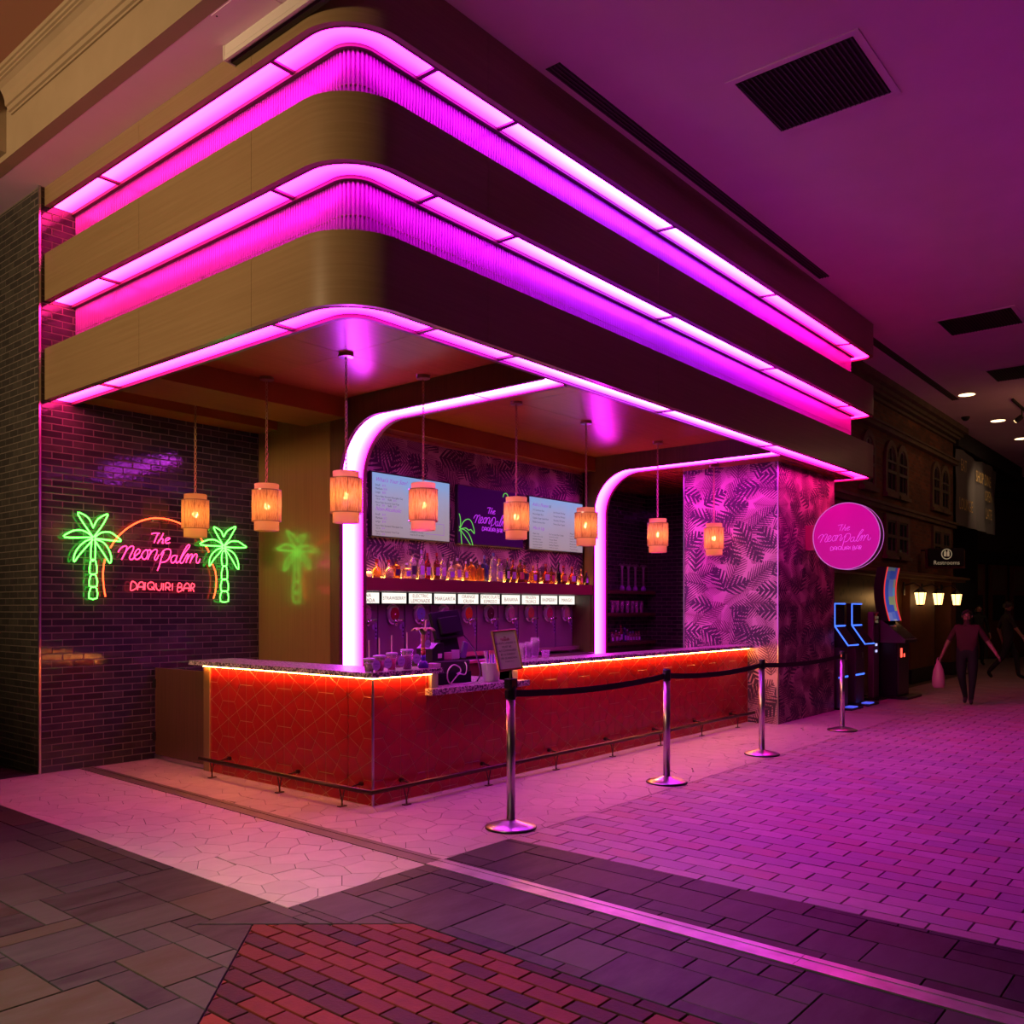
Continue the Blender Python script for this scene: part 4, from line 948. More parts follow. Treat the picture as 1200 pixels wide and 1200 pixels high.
def bottle(x, y, z, h, r, kind, gc, cc, lc, label, group, name='liquor_bottle', cat='bottle', wall=0):
    t = thing(name, label, cat, (x, y, z), group=group)
    nk = r * (.30 if kind != 'wide' else .34); sh_ = dict(squat=.62, round=.52, square=.62, tall=.58, slim=.52, wide=.66)[kind]; n = 4 if kind == 'square' else 14
    k = sqrt(2) * .92 if n == 4 else 1
    pf = [(r * .9 * k, 0), (r * k, .006), (r * k, h * sh_)] + ([(r * .93, h * (sh_ + .05)), (r * .7, h * (sh_ + .1)), (nk * 1.2, h * (sh_ + .17))] if kind in ('round', 'wide', 'tall', 'slim') else [(r * .8 * k, h * (sh_ + .04)), (nk * 1.1, h * (sh_ + .10))]) + [(nk, h * .90), (nk, h * .93)]
    if kind == 'round': pf = [(r * .7, 0), (r * .97, h * .08), (r, h * .25), (r * .93, h * .42), (r * .6, h * .56), (nk * 1.1, h * .64), (nk, h * .9), (nk, h * .93)]
    m = MB().lathe(pf, (0, 0, 0), n)
    if n == 4: m.xform(Matrix.Rotation(pi / 4, 4, 'Z'))
    part('glass_body', m, glass(gc, BC[gc]), t, smooth=n > 4, world=False)
    part('cap', MB().lathe([(nk * 1.25, h * .88), (nk * 1.25, h), (nk * 1.0, h * 1.005)], (0, 0, 0), 10), mat('cap_' + cc, CAPC[cc], rough=.4), t, world=False)
    if LABC.get(lc):
        V = []; rr = r * 1.02; a0 = -pi / 2 - 1.0
        if n == 4: b = MB().box(-r * .75, r * .75, -r * .95, -r * .93, h * .14, h * .48)
        else:
            for i in range(9): a = a0 + 2.0 * i / 8; V += [(rr * cos(a), rr * sin(a), h * .15), (rr * cos(a), rr * sin(a), h * .46)]
            b = MB().add(V, [(2 * i, 2 * i + 2, 2 * i + 3, 2 * i + 1) for i in range(8)])
        part('label', b, mat('label_' + lc, LABC[lc], rough=.6), t, world=False)
    return t
KW = dict(squat='squat', round='round-shouldered', square='square', tall='tall', slim='slim', wide='broad')
for i, (px, top, kind, gc, cc, lc) in enumerate(BT):
    x, d = at_y(px, 7.50); h = EYE + (713 - top) / 1037 * d - 1.925; r = dict(squat=.055, round=.055, square=.042, tall=.040, slim=.030, wide=.046)[kind]
    side = (ORDW[i] + ' from the left end') if i < 16 else (ORDW[len(BT) - 1 - i] + ' from the right end')
    bottle(x, 7.50 + (.012 if i % 2 else -.012), 1.9255, h, r, kind, gc, cc, lc, '%s %s liquor bottle with %s cap, %s' % (KW[kind], gc, cc, side), 'liquor bottles on the glowing shelf')

# ============================================================ things on the counter
M_CUP = mat('clear_cup', (.72, .55, .66), rough=.12, alpha=.32); M_STRAW = mat('pink_straw', (.75, .40, .55), rough=.4); M_TAG = mat('lilac_tag', (.55, .42, .72), rough=.6)
M_INKV = mat('violet_print', (.10, .03, .30), rough=.6)
Z1 = 1.0725
def disc(c, r, n=(0, -1, 0), th=.003, k=18):
    n = Vector(n).normalized(); c = Vector(c); return MB().tube([c, c + n * th], r, k)
def cup(px, y, h, r, drink, tagdx, label):
    x, d = at_y(px, y); t = thing('display_cup', label, 'cup', (x, y, Z1), group='sample drinks on the counter corner')
    part('cup_body', MB().lathe([(r * .70, 0), (r * .72, .004), (r, h)], (0, 0, 0), 18), M_CUP, t, smooth=True, world=False)
    part('drink', MB().lathe([(r * .66, .006), (r * .86, h * .72)], (0, 0, 0), 16), mat('drink_' + drink[0], drink[1], rough=.3), t, smooth=True, world=False)
    part('lid', MB().lathe([(r * 1.08, h - .006), (r * 1.08, h + .006), (r * .9, h + .010)], (0, 0, 0), 18), M_TAG, t, world=False)
    part('straw', MB().tube([(.002, 0, h * .3), (0, 0, h + .15)], .0055, 8), M_STRAW, t, world=False)
    tg = part('round_tag', disc((tagdx, -r - .004, h * .55), .042), M_TAG, t, world=False)
    part('tag_print', merge(text_mb('SMALL' if h < .115 else 'MEDIUM' if h < .13 else 'LARGE', .020, (tagdx, -r - .0078, h * .58), SA, SB), text_mb('REFILL', .012, (tagdx, -r - .0078, h * .40), SA, SB)), M_INKV, tg, world=False)
cup(432.5, 5.345, .105, .046, ('dark', (.18, .05, .12)), .030, 'smallest sample cup with straw and pale round tag, at the counter corner')
cup(444.5, 5.36, .122, .048, ('red', (.45, .02, .03)), .045, 'sample cup of dark red drink with a round lilac tag, second from the corner')
cup(459, 5.375, .138, .044, ('crimson', (.55, .03, .04)), .060, 'bright red sample drink with its round tag held high, third from corner')
cup(477, 5.39, .158, .050, ('plum', (.22, .05, .12)), .058, 'largest sample cup with straw and round tag, left of the palm-shaped cup')
x, d = at_y(496, 5.40)
t = thing('palm_tree_cup', 'tall palm-shaped souvenir cup with a blue bulb base and green fronds', 'cup', (x, 5.40, Z1))
part('bulb_base', MB().lathe([(.040, 0), (.045, .01), (.044, .035), (.028, .06), (.020, .068)], (0, 0, 0), 18), mat('blue_plastic', (.10, .05, .35), rough=.2), t, smooth=True, world=False)
for nm, z0, z1, c in (('stem_blue', .068, .11, (.06, .04, .40)), ('stem_red', .11, .15, (.5, .04, .04)), ('stem_orange', .15, .175, (.7, .25, .05)), ('stem_pink', .175, .285, (.6, .12, .22))):
    part('stem', MB().lathe([(.0195, z0), (.021, (z0 + z1) / 2), (.0195, z1)], (0, 0, 0), 14), mat(nm, c, rough=.3), t, smooth=True, world=False)
part('cup_mouth', MB().lathe([(.02, .285), (.040, .325), (.036, .327)], (0, 0, 0), 16), mat('dark_green_plastic', (.12, .15, .04), rough=.4), t, smooth=True, world=False)
for k in range(8):
    a = 2 * pi * k / 8 + .2; V = []; F = []
    for i in range(7):
        q = i / 6; rr = .02 + .085 * q; zz = .325 + .028 * sin(q * pi * .8) - .02 * q * q; wd = .022 * sin(pi * min(1, q * .85 + .12)) + .002
        for s_ in (-1, 0, 1): V.append((rr * cos(a) - s_ * wd * sin(a), rr * sin(a) + s_ * wd * cos(a), zz - abs(s_) * .008))
    for i in range(6):
        for j in (0, 1): F.append((i * 3 + j, i * 3 + j + 1, i * 3 + 4 + j, i * 3 + 3 + j))
    part('frond', MB().add(V, F), mat('tan_green_frond', (.38, .32, .10), rough=.5), t, world=False)
part('straw', MB().tube([(.02, 0, .3), (.03, 0, .405)], .006, 8), M_STRAW, t, world=False)
tg = part('round_tag', disc((.028, -.026, .205), .036), M_TAG, t, world=False); part('tag_print', text_mb('YARD', .02, (.028, -.0295, .2), SA, SB), M_INKV, tg, world=False)
x, d = at_y(507, 5.42)
t = thing('napkin_stack', 'small stack of pale napkins at the end of the raised counter top', 'napkins', (x, 5.42, Z1))
for k in range(5): part('napkin', MB().box(-.05 + .003 * (k % 2), .05, -.05, .05 - .004 * (k % 3), .007 * k, .007 * k + .006), M_WHITE, t, world=False)
# till on the low shelf
Z2 = .9005
t = thing('cash_register', 'black point of sale till with tilted screen, printer and cables on the low counter', 'register', (5.80, 5.70, Z2))
part('cash_drawer', MB().box(5.60, 6.02, 5.50, 5.92, Z2, Z2 + .105, .004), mat('matt_black_plastic', (0, 0, 0)) if 'matt_black_plastic' in _mc else mat('matt_black_plastic', (.010, .009, .011), rough=.7, spec=.2), t)
part('drawer_front', MB().box(5.60, 6.02, 5.52, 5.92, Z2 + .110, Z2 + .205, .004), mat('charcoal_plastic', (.03, .026, .024), rough=.45), t)
pr = part('receipt_printer', MB().prism([(5.55, Z2 + .21), (5.70, Z2 + .21), (5.70, Z2 + .37), (5.62, Z2 + .37), (5.55, Z2 + .32)], 5.56, 5.76, 1).xform(Matrix.Translation((.02, 0, 0))), M_BLACK, t)
part('printer_label', MB().box(5.64, 5.69, 5.556, 5.5595, Z2 + .235, Z2 + .275), M_WHITE, pr)
part('receipt_paper', MB().box(5.86, 5.96, 5.60, 5.72, Z2 + .21, Z2 + .275).box(5.86, 5.96, 5.595, 5.605, Z2 + .22, Z2 + .30), M_WHITE, t)
R1 = Matrix.Translation((5.93, 5.70, Z2 + .42)) @ Matrix.Rotation(radians(-14), 4, 'X') @ Matrix.Rotation(radians(-5), 4, 'Y')
M_MON = mat('matt_black_plastic', (.010, .009, .011), rough=.7, spec=.2)
part('monitor_back', MB().box(-.19, .19, -.02, .02, -.02, .24, .008).box(-.13, .13, -.05, -.02, .02, .18, .01).xform(R1), M_MON, t)
part('monitor_stand', MB().prism([(5.78, Z2 + .205), (6.12, Z2 + .205), (6.03, Z2 + .50), (5.87, Z2 + .50)], 5.72, 5.80, 1), M_MON, t)
part('card_reader', MB().box(-.035, .035, -.012, .012, 0, .15, .006).xform(Matrix.Translation((6.03, 5.62, Z2 + .22)) @ Matrix.Rotation(.25, 4, 'Y')), mat('violet_screen_edge', (.16, .10, .26), rough=.3), t)
cb = [[(5.70, 5.47, .01), (5.66, 5.46, .06), (5.67, 5.46, .13), (5.74, 5.465, .175), (5.82, 5.465, .15), (5.83, 5.46, .11), (5.77, 5.45, .095)], [(5.70, 5.46, .008), (5.74, 5.45, .05), (5.80, 5.45, .09), (5.88, 5.45, .085), (5.90, 5.45, .15), (5.91, 5.48, .19)], [(5.70, 5.44, .006), (5.86, 5.42, .006), (6.0, 5.45, .008), (6.06, 5.5, .01)]]
part('white_cable', merge(*[MB().tube(smooth_path([(a, b, Z2 + c) for a, b, c in q], 6), .006, 6) for q in cb]), M_WHITE, t, smooth=True, label='white cable loops')
part('black_cable', MB().tube(smooth_path([(6.08, 5.72, Z2 + .48), (6.16, 5.60, Z2 + .30), (6.12, 5.48, Z2 + .10), (6.04, 5.45, Z2 + .01)], 6), .007, 6), M_BLACK, t, smooth=True)
# bucket of straws
bx, d = at_y(575.5, 5.42)
t = thing('straw_bucket', 'white plastic bucket of coloured straws on the low counter beside the till', 'bucket', (bx, 5.42, Z2))
part('bucket_body', MB().lathe([(.070, 0), (.073, .003), (.092, .165), (.097, .168), (.097, .178), (.090, .178), (.069, .01), (0.001, .008)], (0, 0, 0), 28), mat('bucket_plastic', (.62, .55, .60), rough=.4), t, smooth=True, world=False)
part('bucket_grip', MB().box(-.03, .02, -.1, -.092, .155, .172, .003), mat('bucket_plastic', (0, 0, 0)), t, world=False)
SC_ = [((.75, .6, .72), 'pale pink'), ((.20, .08, .45), 'violet'), ((.75, .16, .05), 'orange'), ((.70, .62, .70), 'white'), ((.12, .14, .35), 'navy'), ((.60, .08, .12), 'red'), ((.8, .4, .6), 'bright pink'), ((.35, .3, .5), 'lilac'), ((.10, .12, .5), 'blue')]
for k, (c, cn) in enumerate(SC_):
    xx = -.07 + .0175 * k; lean = -.05 if k == 0 else (-.008 + .004 * (k % 4)); zz = .285 if k == 0 else .25 + .012 * ((k * 7) % 4)
    o = part('drinking_straw', MB().tube([(bx + xx * .75, 5.42 + .02 * (k % 3 - 1), Z2 + .02), (bx + xx + lean, 5.42 + .025 * (k % 3 - 1), Z2 + zz)], .0075, 8), mat('straw_' + cn.replace(' ', '_'), c, rough=.4))
    tag(o, '%s straw standing in the white bucket on the low counter' % cn, 'straw', 'straws in the bucket')
for k, (px, h, r) in enumerate(((611.5, .165, .040), (619.5, .175, .040), (627, .215, .046))):
    x, d = at_y(px, 5.50)
    t = thing('cup_stack', 'stack of clear plastic cups right of the framed notice, %s of three' % ('nearest', 'middle', 'tallest and farthest')[k], 'cups', (x, 5.50, Z1), group='stacked plastic cups')
    for j in range(5): part('cup', MB().lathe([(r * .75, .012 * j), (r, h - .012 * (4 - j)), (r * 1.04, h - .012 * (4 - j) + .002)], (0, 0, 0), 16, cap=False), M_CUP, t, smooth=True, world=False)
x, d = at_y(634, 5.48)
t = thing('small_tumbler', 'short clear tumbler lying beyond the cup stacks on the long counter', 'cup', (x + .1, 5.50, Z1))
part('tumbler_body', MB().lathe([(.035, 0), (.045, .08), (.047, .082), (.043, .08), (.033, .005)], (0, 0, 0), 16), M_CUP, t, smooth=True, world=False)

# ============================================================ stanchions, belts, framed notice
M_POST = mat('stanchion_steel', (.56, .53, .54), rough=.3, metal=1); M_BELT = mat('black_webbing', (.010, .010, .011), rough=.7)
SX = [(4.89, 4.085), (7.065, 4.06), (9.07, 4.045), (11.53, 4.045)]
SL = ['queue barrier post carrying the framed notice, nearest the camera', 'second queue barrier post, mid way along the red counter', 'third queue barrier post, in front of the right end of the red counter', 'farthest queue barrier post, in front of the leaf wallpaper pier']
for k, (x, y) in enumerate(SX):
    t = thing('barrier_post', SL[k], 'stanchion', (x, y, 0), group='queue barrier posts along the counter')
    part('base', MB().lathe([(.178, 0), (.182, .004), (.182, .014), (.174, .020), (.10, .040), (.045, .056), (.036, .060)], (x, y, .001), 40), M_POST, t, smooth=True)
    part('base_rim', MB().lathe([(.180, 0), (.186, .002), (.186, .012), (.180, .014)], (x, y, .001), 40, cap=False), M_BLACK, t, smooth=True)
    part('tube', MB().lathe([(.0315, .055), (.0315, .93)], (x, y, 0), 20), M_POST, t, smooth=True)
    part('belt_head', MB().lathe([(.034, .925), (.036, .93), (.036, 1.02), (.030, 1.03)], (x, y, 0), 16).box(x - .05, x + .05, y - .018, y + .018, .935, .995, .004), M_BLACK, t)
    if k < 3:
        x2, y2 = SX[k + 1]; V = []; n = 16
        for i in range(n + 1):
            q = i / n; z = .965 - .035 * 4 * q * (1 - q); xx, yy = x + .04 + (x2 - x - .08) * q, y + (y2 - y) * q
            V += [(xx, yy - .001, z - .025), (xx, yy - .001, z + .025), (xx, yy + .001, z + .025), (xx, yy + .001, z - .025)]
        part('belt', MB().add(V, [(i * 4 + j, i * 4 + (j + 1) % 4, i * 4 + 4 + (j + 1) % 4, i * 4 + 4 + j) for i in range(n) for j in range(4)]), M_BELT, t)
    if k == 3: part('red_light', MB().box(x - .062, x - .05, y - .012, y + .012, .955, .985), emit('red_reflector', (1, .1, .08), .7), t)
# framed notice on the first post, leaning a little back and turned to the camera
fx, fy = SX[0]
t = thing('framed_notice', 'narrow gold-framed notice on top of the nearest queue post', 'sign', (fx, fy, 1.03))
part('adaptor', MB().box(fx - .042, fx + .042, fy - .03, fy + .03, 1.005, 1.075, .004).lathe([(.016, 1.07), (.012, 1.10), (.008, 1.135)], (fx, fy, 0), 12), M_BLACK, t)
part('amber_inset', MB().box(fx - .022, fx + .022, fy - .033, fy - .029, 1.015, 1.065), mat('amber_inset', (.22, .06, .01), rough=.3), t)
FR = Matrix.Translation((fx, fy, 1.135)) @ Matrix.Rotation(radians(-24), 4, 'Z') @ Matrix.Rotation(radians(-4), 4, 'Y') @ Matrix.Rotation(radians(-17), 4, 'X')
W2, H2 = .098, .30
for bx4 in ((-W2, -W2 + .012, 0, H2), (W2 - .012, W2, 0, H2), (-W2, W2, 0, .012), (-W2, W2, H2 - .012, H2)):
    part('frame_bar', MB().box(bx4[0], bx4[1], -.012, .012, bx4[2], bx4[3], .002).xform(FR), M_BRASS, t)
part('paper', MB().box(-W2 + .01, W2 - .01, -.006, .006, .01, H2 - .01).xform(FR), mat('pale_paper', (.93, .88, .88), rough=.6), t)
nt = [text_mb(b, s_, (0, -.0066, z), SA, SB) for b, s_, z in (('GUESTS UNDER 21', .0195, .195), ('MUST BE', .0195, .167), ('ACCOMPANIED', .0195, .139), ('BY A PARENT', .0195, .111), ('OR GUARDIAN', .0195, .083), ('THANK YOU', .012, .060))]
part('notice_text', merge(*nt).xform(FR), M_INK, t)
part('notice_logo', merge(strokes(NEON_SCRIPT, (0, -.0066, .245), SA, SB, .000085, .0009, 4, 3), strokes(NEON_CAPS, (0, -.0066, .262), SA, SB, .00008, .0007, 4, 2)).xform(FR), mat('rose_print', (.55, .12, .22), rough=.6), t)

# ============================================================ round blade sign
t = thing('round_blade_sign', 'round pink blade sign with script lettering on the side of the wallpapered pier', 'sign', (12.6, 4.93, 2.60))
SCX, SCY, SCZ, SR = 12.60, 4.345, 2.595, .465
part('face', MB().tube([(SCX - .075, SCY, SCZ), (SCX + .075, SCY, SCZ)], SR - .006, 56), emit('pink_acrylic', (.40, .0, .22), .62, (.35, .02, .2)), t)
for xx in (SCX - .075, SCX + .075): part('bright_rim', MB().tube([(xx, SCY + SR * cos(a), SCZ + SR * sin(a)) for a in [2 * pi * i / 64 for i in range(64)]], .006, 6, closed=True), emit('lilac_edge', (.62, .14, .62), .9), t, smooth=True)
part('drum_edge', MB().lathe([(SR, -.07), (SR, .07)], (0, 0, 0), 56, cap=False).xform(Matrix.Translation((SCX, SCY, SCZ)) @ Matrix.Rotation(pi / 2, 4, 'Y')), mat('plum_edge', (.18, .03, .14), rough=.4), t, smooth=True)
part('lettering', merge(strokes(NEON_SCRIPT, (SCX - .077, SCY, SCZ + .105), (0, -1, 0), SB, .00080, .0048, 5), strokes(NEON_CAPS, (SCX - .077, SCY, SCZ + .125), (0, -1, 0), SB, .00060, .0050, 5)), emit('magenta_lettering', (.90, .05, .75), .95), t)
part('bracket', MB().box(SCX - .06, SCX + .06, SCY + SR - .03, 4.932, SCZ - .18, SCZ + .18, .003), mat('red_bracket', (.38, .03, .08), rough=.5), t)

# ============================================================ niche shelves and what stands on them
NY = 8.245
for k, z in enumerate((1.83, 1.455, .965)):
    t = thing('niche_shelf', ('top', 'middle', 'lowest')[k] + ' floating shelf in the dark brick niche', 'shelf', (12.8, NY - .1, z), group='floating shelves in the niche')
    part('board', MB().box(12.05, 13.62, NY - .20, NY - .001, z, z + .05, .003), M_DKWOOD, t)
for k, px in enumerate((729, 736.5, 744.5, 754)):
    x, d = at_y(px, 8.14)
    t = thing('yard_glass', 'tall thin yard cup with palm top, %s of four on the top niche shelf' % ORD[k], 'cup', (x, 8.14, 1.8805), group='yard cups on the top niche shelf')
    part('bulb', MB().lathe([(.035, 0), (.045, .02), (.042, .05), (.018, .09)], (0, 0, 0), 14), mat('purple_plastic', (.35, .12, .55), rough=.25), t, smooth=True, world=False)
    part('tube', MB().lathe([(.018, .09), (.016, .36), (.03, .42)], (0, 0, 0), 12), mat('smoky_plastic', (.32, .27, .30), rough=.3), t, smooth=True, world=False)
    f = MB()
    for q in range(6):
        a = 2 * pi * q / 6 + k; f.tube([(.01 * cos(a), .01 * sin(a), .42), (.04 * cos(a), .04 * sin(a), .445), (.068 * cos(a), .068 * sin(a), .42)], [.012, .02, .004], 4)
    part('palm_top', f, mat('dull_green_plastic', (.14, .15, .10), rough=.5), t, world=False)
for k, px in enumerate((717.8, 723.5, 729, 735.3, 740.8, 745.8, 751.5)):
    x, d = at_y(px, 8.14)
    t = thing('tall_glass', 'tall plain glass, %s of seven on the middle niche shelf' % ORD[k], 'glass', (x, 8.14, 1.5055), group='glasses on the middle niche shelf')
    part('glass_wall', MB().lathe([(.028, 0), (.036, .20), (.033, .20), (.026, .008)], (0, 0, 0), 12), M_CUP, t, smooth=True, world=False)
    part('glass_rim', MB().lathe([(.036, .198), (.038, .204), (.034, .204)], (0, 0, 0), 12, cap=False), mat('copper_rim', (.45, .2, .15), rough=.3), t, world=False)
for k, (px, h, c, cap) in enumerate(((717.5, .17, 'clear', 'red'), (722, .20, 'pale', 'lilac'), (725.5, .17, 'pale', 'white'), (727.5, .28, 'red', 'red'), (732, .24, 'blue', 'blue'), (735.2, .21, 'pale', 'lilac'), (738.5, .17, 'pale', 'blue'), (741.7, .17, 'pale', 'blue'), (745.2, .17, 'pale', 'red'), (748.6, .17, 'pale', 'red'))):
    x, d = at_y(px, 8.13)
    bottle(x, 8.13, 1.0155, h, .030 if h < .2 else .034, 'tall' if h > .19 else 'wide', c, cap, 'lilac', '%s %s bottle with a %s cap, %s from the left on the lowest niche shelf' % ('tall' if h > .19 else 'short', c, cap, ORD[k]), 'bottles on the lowest niche shelf', 'mixer_bottle')

# ============================================================ ceiling fittings
t = thing('wall_washer', 'long white linear light fitting on the top fascia by the pink soffit', 'light fitting', (3.59, 5.0, 5.52))
part('housing', MB().box(3.545, 3.642, 4.0, 5.63, 5.53, 5.608, .004), M_WHITE, t)
part('end_cap', MB().box(3.54, 3.642, 5.63, 5.645, 5.50, 5.608, .003), M_WHITE, t)
part('lens', MB().box(3.60, 3.64, 4.0, 5.63, 5.505, 5.53), M_BLACK, t); part('lip', MB().box(3.545, 3.565, 4.0, 5.63, 5.50, 5.53), M_WHITE, t)
t = thing('access_panel', 'square screwed access panel in the pink-lit soffit', 'panel', (3.47, 5.25, 5.60))
part('plate', MB().box(3.31, 3.63, 4.95, 5.42, 5.604, 5.6095), M_CEIL, t)
for x, y in ((3.335, 5.39), (3.60, 5.39), (3.335, 4.98), (3.60, 4.98)): part('screw', MB().lathe([(.007, 0), (.007, .003)], (x, y, 5.6015), 8), M_BLACK, t)
for k, (x0, x1, y0, y1, lab) in enumerate(((6.78, 7.73, 2.30, 3.26, 'large dark square return air grille, nearest, in the purple ceiling'), (14.35, 15.25, 2.63, 3.62, 'second dark return air grille farther along the ceiling'), (17.9, 18.9, 2.7, 3.69, 'third dark return air grille, farthest, at the right edge'))):
    t = thing('air_grille', lab, 'vent', ((x0 + x1) / 2, (y0 + y1) / 2, 5.90), group='return air grilles in the ceiling')
    part('frame', MB().box(x0 - .06, x1 + .06, y0 - .06, y0, 5.900, 5.909).box(x0 - .06, x1 + .06, y1, y1 + .06, 5.900, 5.909).box(x0 - .06, x0, y0, y1, 5.900, 5.909).box(x1, x1 + .06, y0, y1, 5.900, 5.909), M_CEIL, t)
    part('backing', MB().box(x0, x1, y0, y1, 5.9075, 5.9095), M_DARK, t)
    n = 24
    for i in range(n): part('slat', MB().box(x0 + .01, x1 - .01, -.012, .012, -.001, .001).xform(Matrix.Translation((0, y0 + (i + .5) * (y1 - y0) / n, 5.900)) @ Matrix.Rotation(.6, 4, 'X')), mat('dark_slat', (.05, .035, .04), rough=.6), t)
for k, (x0, x1, y, lab) in enumerate(((5.63, 11.5, 4.27, 'long dark slot diffuser in the ceiling above the canopy'), (14.2, 20.0, 4.68, 'second slot diffuser in the ceiling beyond the canopy'))):
    t = thing('slot_diffuser', lab, 'vent', ((x0 + x1) / 2, y, 5.90), group='slot diffusers in the ceiling')
    part('trough', MB().box(x0, x1, y - .07, y + .07, 5.907, 5.9095), M_DARK, t)
    for i in range(4): part('blade', MB().box(x0, x1, y - .06 + .036 * i, y - .048 + .036 * i, 5.898, 5.907), mat('plum_metal', (.10, .06, .08), rough=.5), t)
M_DL = emit('downlight_lens', (1, .66, .32), 5)
for k, (px, py) in enumerate(((1133, 462.5), (1169.5, 493), (1197, 514))):
    r3 = ((px - 600) / 1037, -(py - 713) / 1037); dd = (5.905 - EYE) / r3[1]; x, y = (r3[0] * RGT[0] + FWD[0]) * dd, (r3[0] * RGT[1] + FWD[1]) * dd
    t = thing('downlight', 'lit recessed downlight in the hall ceiling, %s of three' % ('nearest', 'middle', 'farthest')[k], 'light', (x, y, 5.90), group='downlights in the hall ceiling')
    part('trim_ring', MB().lathe([(.16, -.008), (.175, 0), (.15, .003)], (x, y, 5.905), 24, cap=False), M_WHITE, t); part('lens', MB().lathe([(.150, -.004), (.150, 0)], (x, y, 5.905), 24), M_DL, t)
for k, (px, py) in enumerate(((1131.5, 489), (1174.5, 542))):
    r3 = ((px - 600) / 1037, -(py - 713) / 1037); dd = (5.905 - EYE) / r3[1]; x, y = (r3[0] * RGT[0] + FWD[0]) * dd, (r3[0] * RGT[1] + FWD[1]) * dd
    t = thing('dome_camera', ('nearer', 'farther')[k] + ' small black ceiling camera dome', 'camera', (x, y, 5.85)); part('dome', MB().ball((x, y, 5.88), .075, 14, 8, (1, 1, .8)), M_BLACK, t, smooth=True); part('collar', MB().lathe([(.09, 0), (.09, .03)], (x, y, 5.88), 16), M_BLACK, t)
t = thing('track_light', 'ceiling track with five small spot heads in front of the hanging banner', 'light', (24, 4.0, 5.85))
ty = 3.75; part('rail', MB().box(20.6, 27.5, ty - .02, ty + .02, 5.86, 5.908), M_DARK, t)
for k in range(5):
    x = 21.6 + 1.25 * k; h = part('spot_head', MB().tube([(x, ty, 5.70), (x + .03, ty + .12, 5.62)], .055, 10).tube([(x, ty, 5.86), (x, ty, 5.70)], .012, 6), M_DARK, t)
    part('lens', MB().tube([(x + .031, ty + .125, 5.617), (x + .033, ty + .13, 5.613)], .045, 10), emit('spot_lens', (1, .62, .28), 2.2), h)

# ============================================================ the old brick facade beyond the bar
FY = 5.5
fc = struct('wall_hall', MB().box(13.9, 23.25, FY, FY + .3, 2.2, 5.91), M_OLDBRICK)
struct('trim_6', MB().box(13.9, 23.28, FY - .12, FY, 5.02, 5.10).box(13.9, 23.3, FY - .16, FY, 5.10, 5.13), M_STONE)
struct('trim_7', MB().box(13.9, 23.28, FY - .06, FY, 5.56, 5.62).box(13.9, 23.35, FY - .14, FY, 5.64, 5.70).box(13.9, 23.4, FY - .20, FY, 5.70, 5.78).box(13.9, 23.45, FY - .30, FY, 5.78, 5.91), M_STONE)
struct('trim_8', MB().box(13.9, 23.28, FY - .08, FY, 3.50, 3.58).box(13.9, 23.3, FY - .12, FY, 3.58, 3.63), M_STONE)
struct('trim_9', MB().box(13.75, 23.6, FY - .30, FY, 2.26, 2.31).box(13.75, 23.5, FY - .22, FY, 2.20, 2.26), mat('gilded_ledge', (.34, .22, .11), rough=.35, metal=.4))
struct('wall_hall_dark', MB().box(13.9, 30, FY + .9, FY + 1.1, 0, 5.91), M_DARK)
struct('wall_hall_panelling', MB().box(13.9, 19.5, FY + .10, FY + .2, 0, 2.22), mat('gold_panelling', (.16, .085, .03), (.05, .025, .01), rough=.3, scale=5, contrast=(.55, .65)))
M_PIL = mat('brown_pilaster', (.17, .065, .025), (.12, .045, .02), rough=.5, scale=3)
struct('wall_pilaster', MB().box(19.55, 21.42, FY - .05, FY + .3, 0, 2.2), M_PIL); struct('wall_pilaster', MB().box(22.86, 23.3, FY - .05, FY + .3, 0, 2.2), M_PIL)
struct('baseboard_pilaster', MB().box(19.52, 21.45, FY - .09, FY + .3, 0, .30).box(22.83, 23.33, FY - .09, FY + .3, 0, .30), M_DARK)
struct('door_1', MB().box(21.7, 22.6, FY + .7, FY + .76, 0, 2.1, .005), mat('yellowed_door', (.22, .16, .07), rough=.5))
M_WFR = mat('window_paint', (.10, .085, .07), rough=.6); M_PANE = mat('dark_window_glass', (.012, .012, .014), rough=.12, spec=.8)
wi = 0
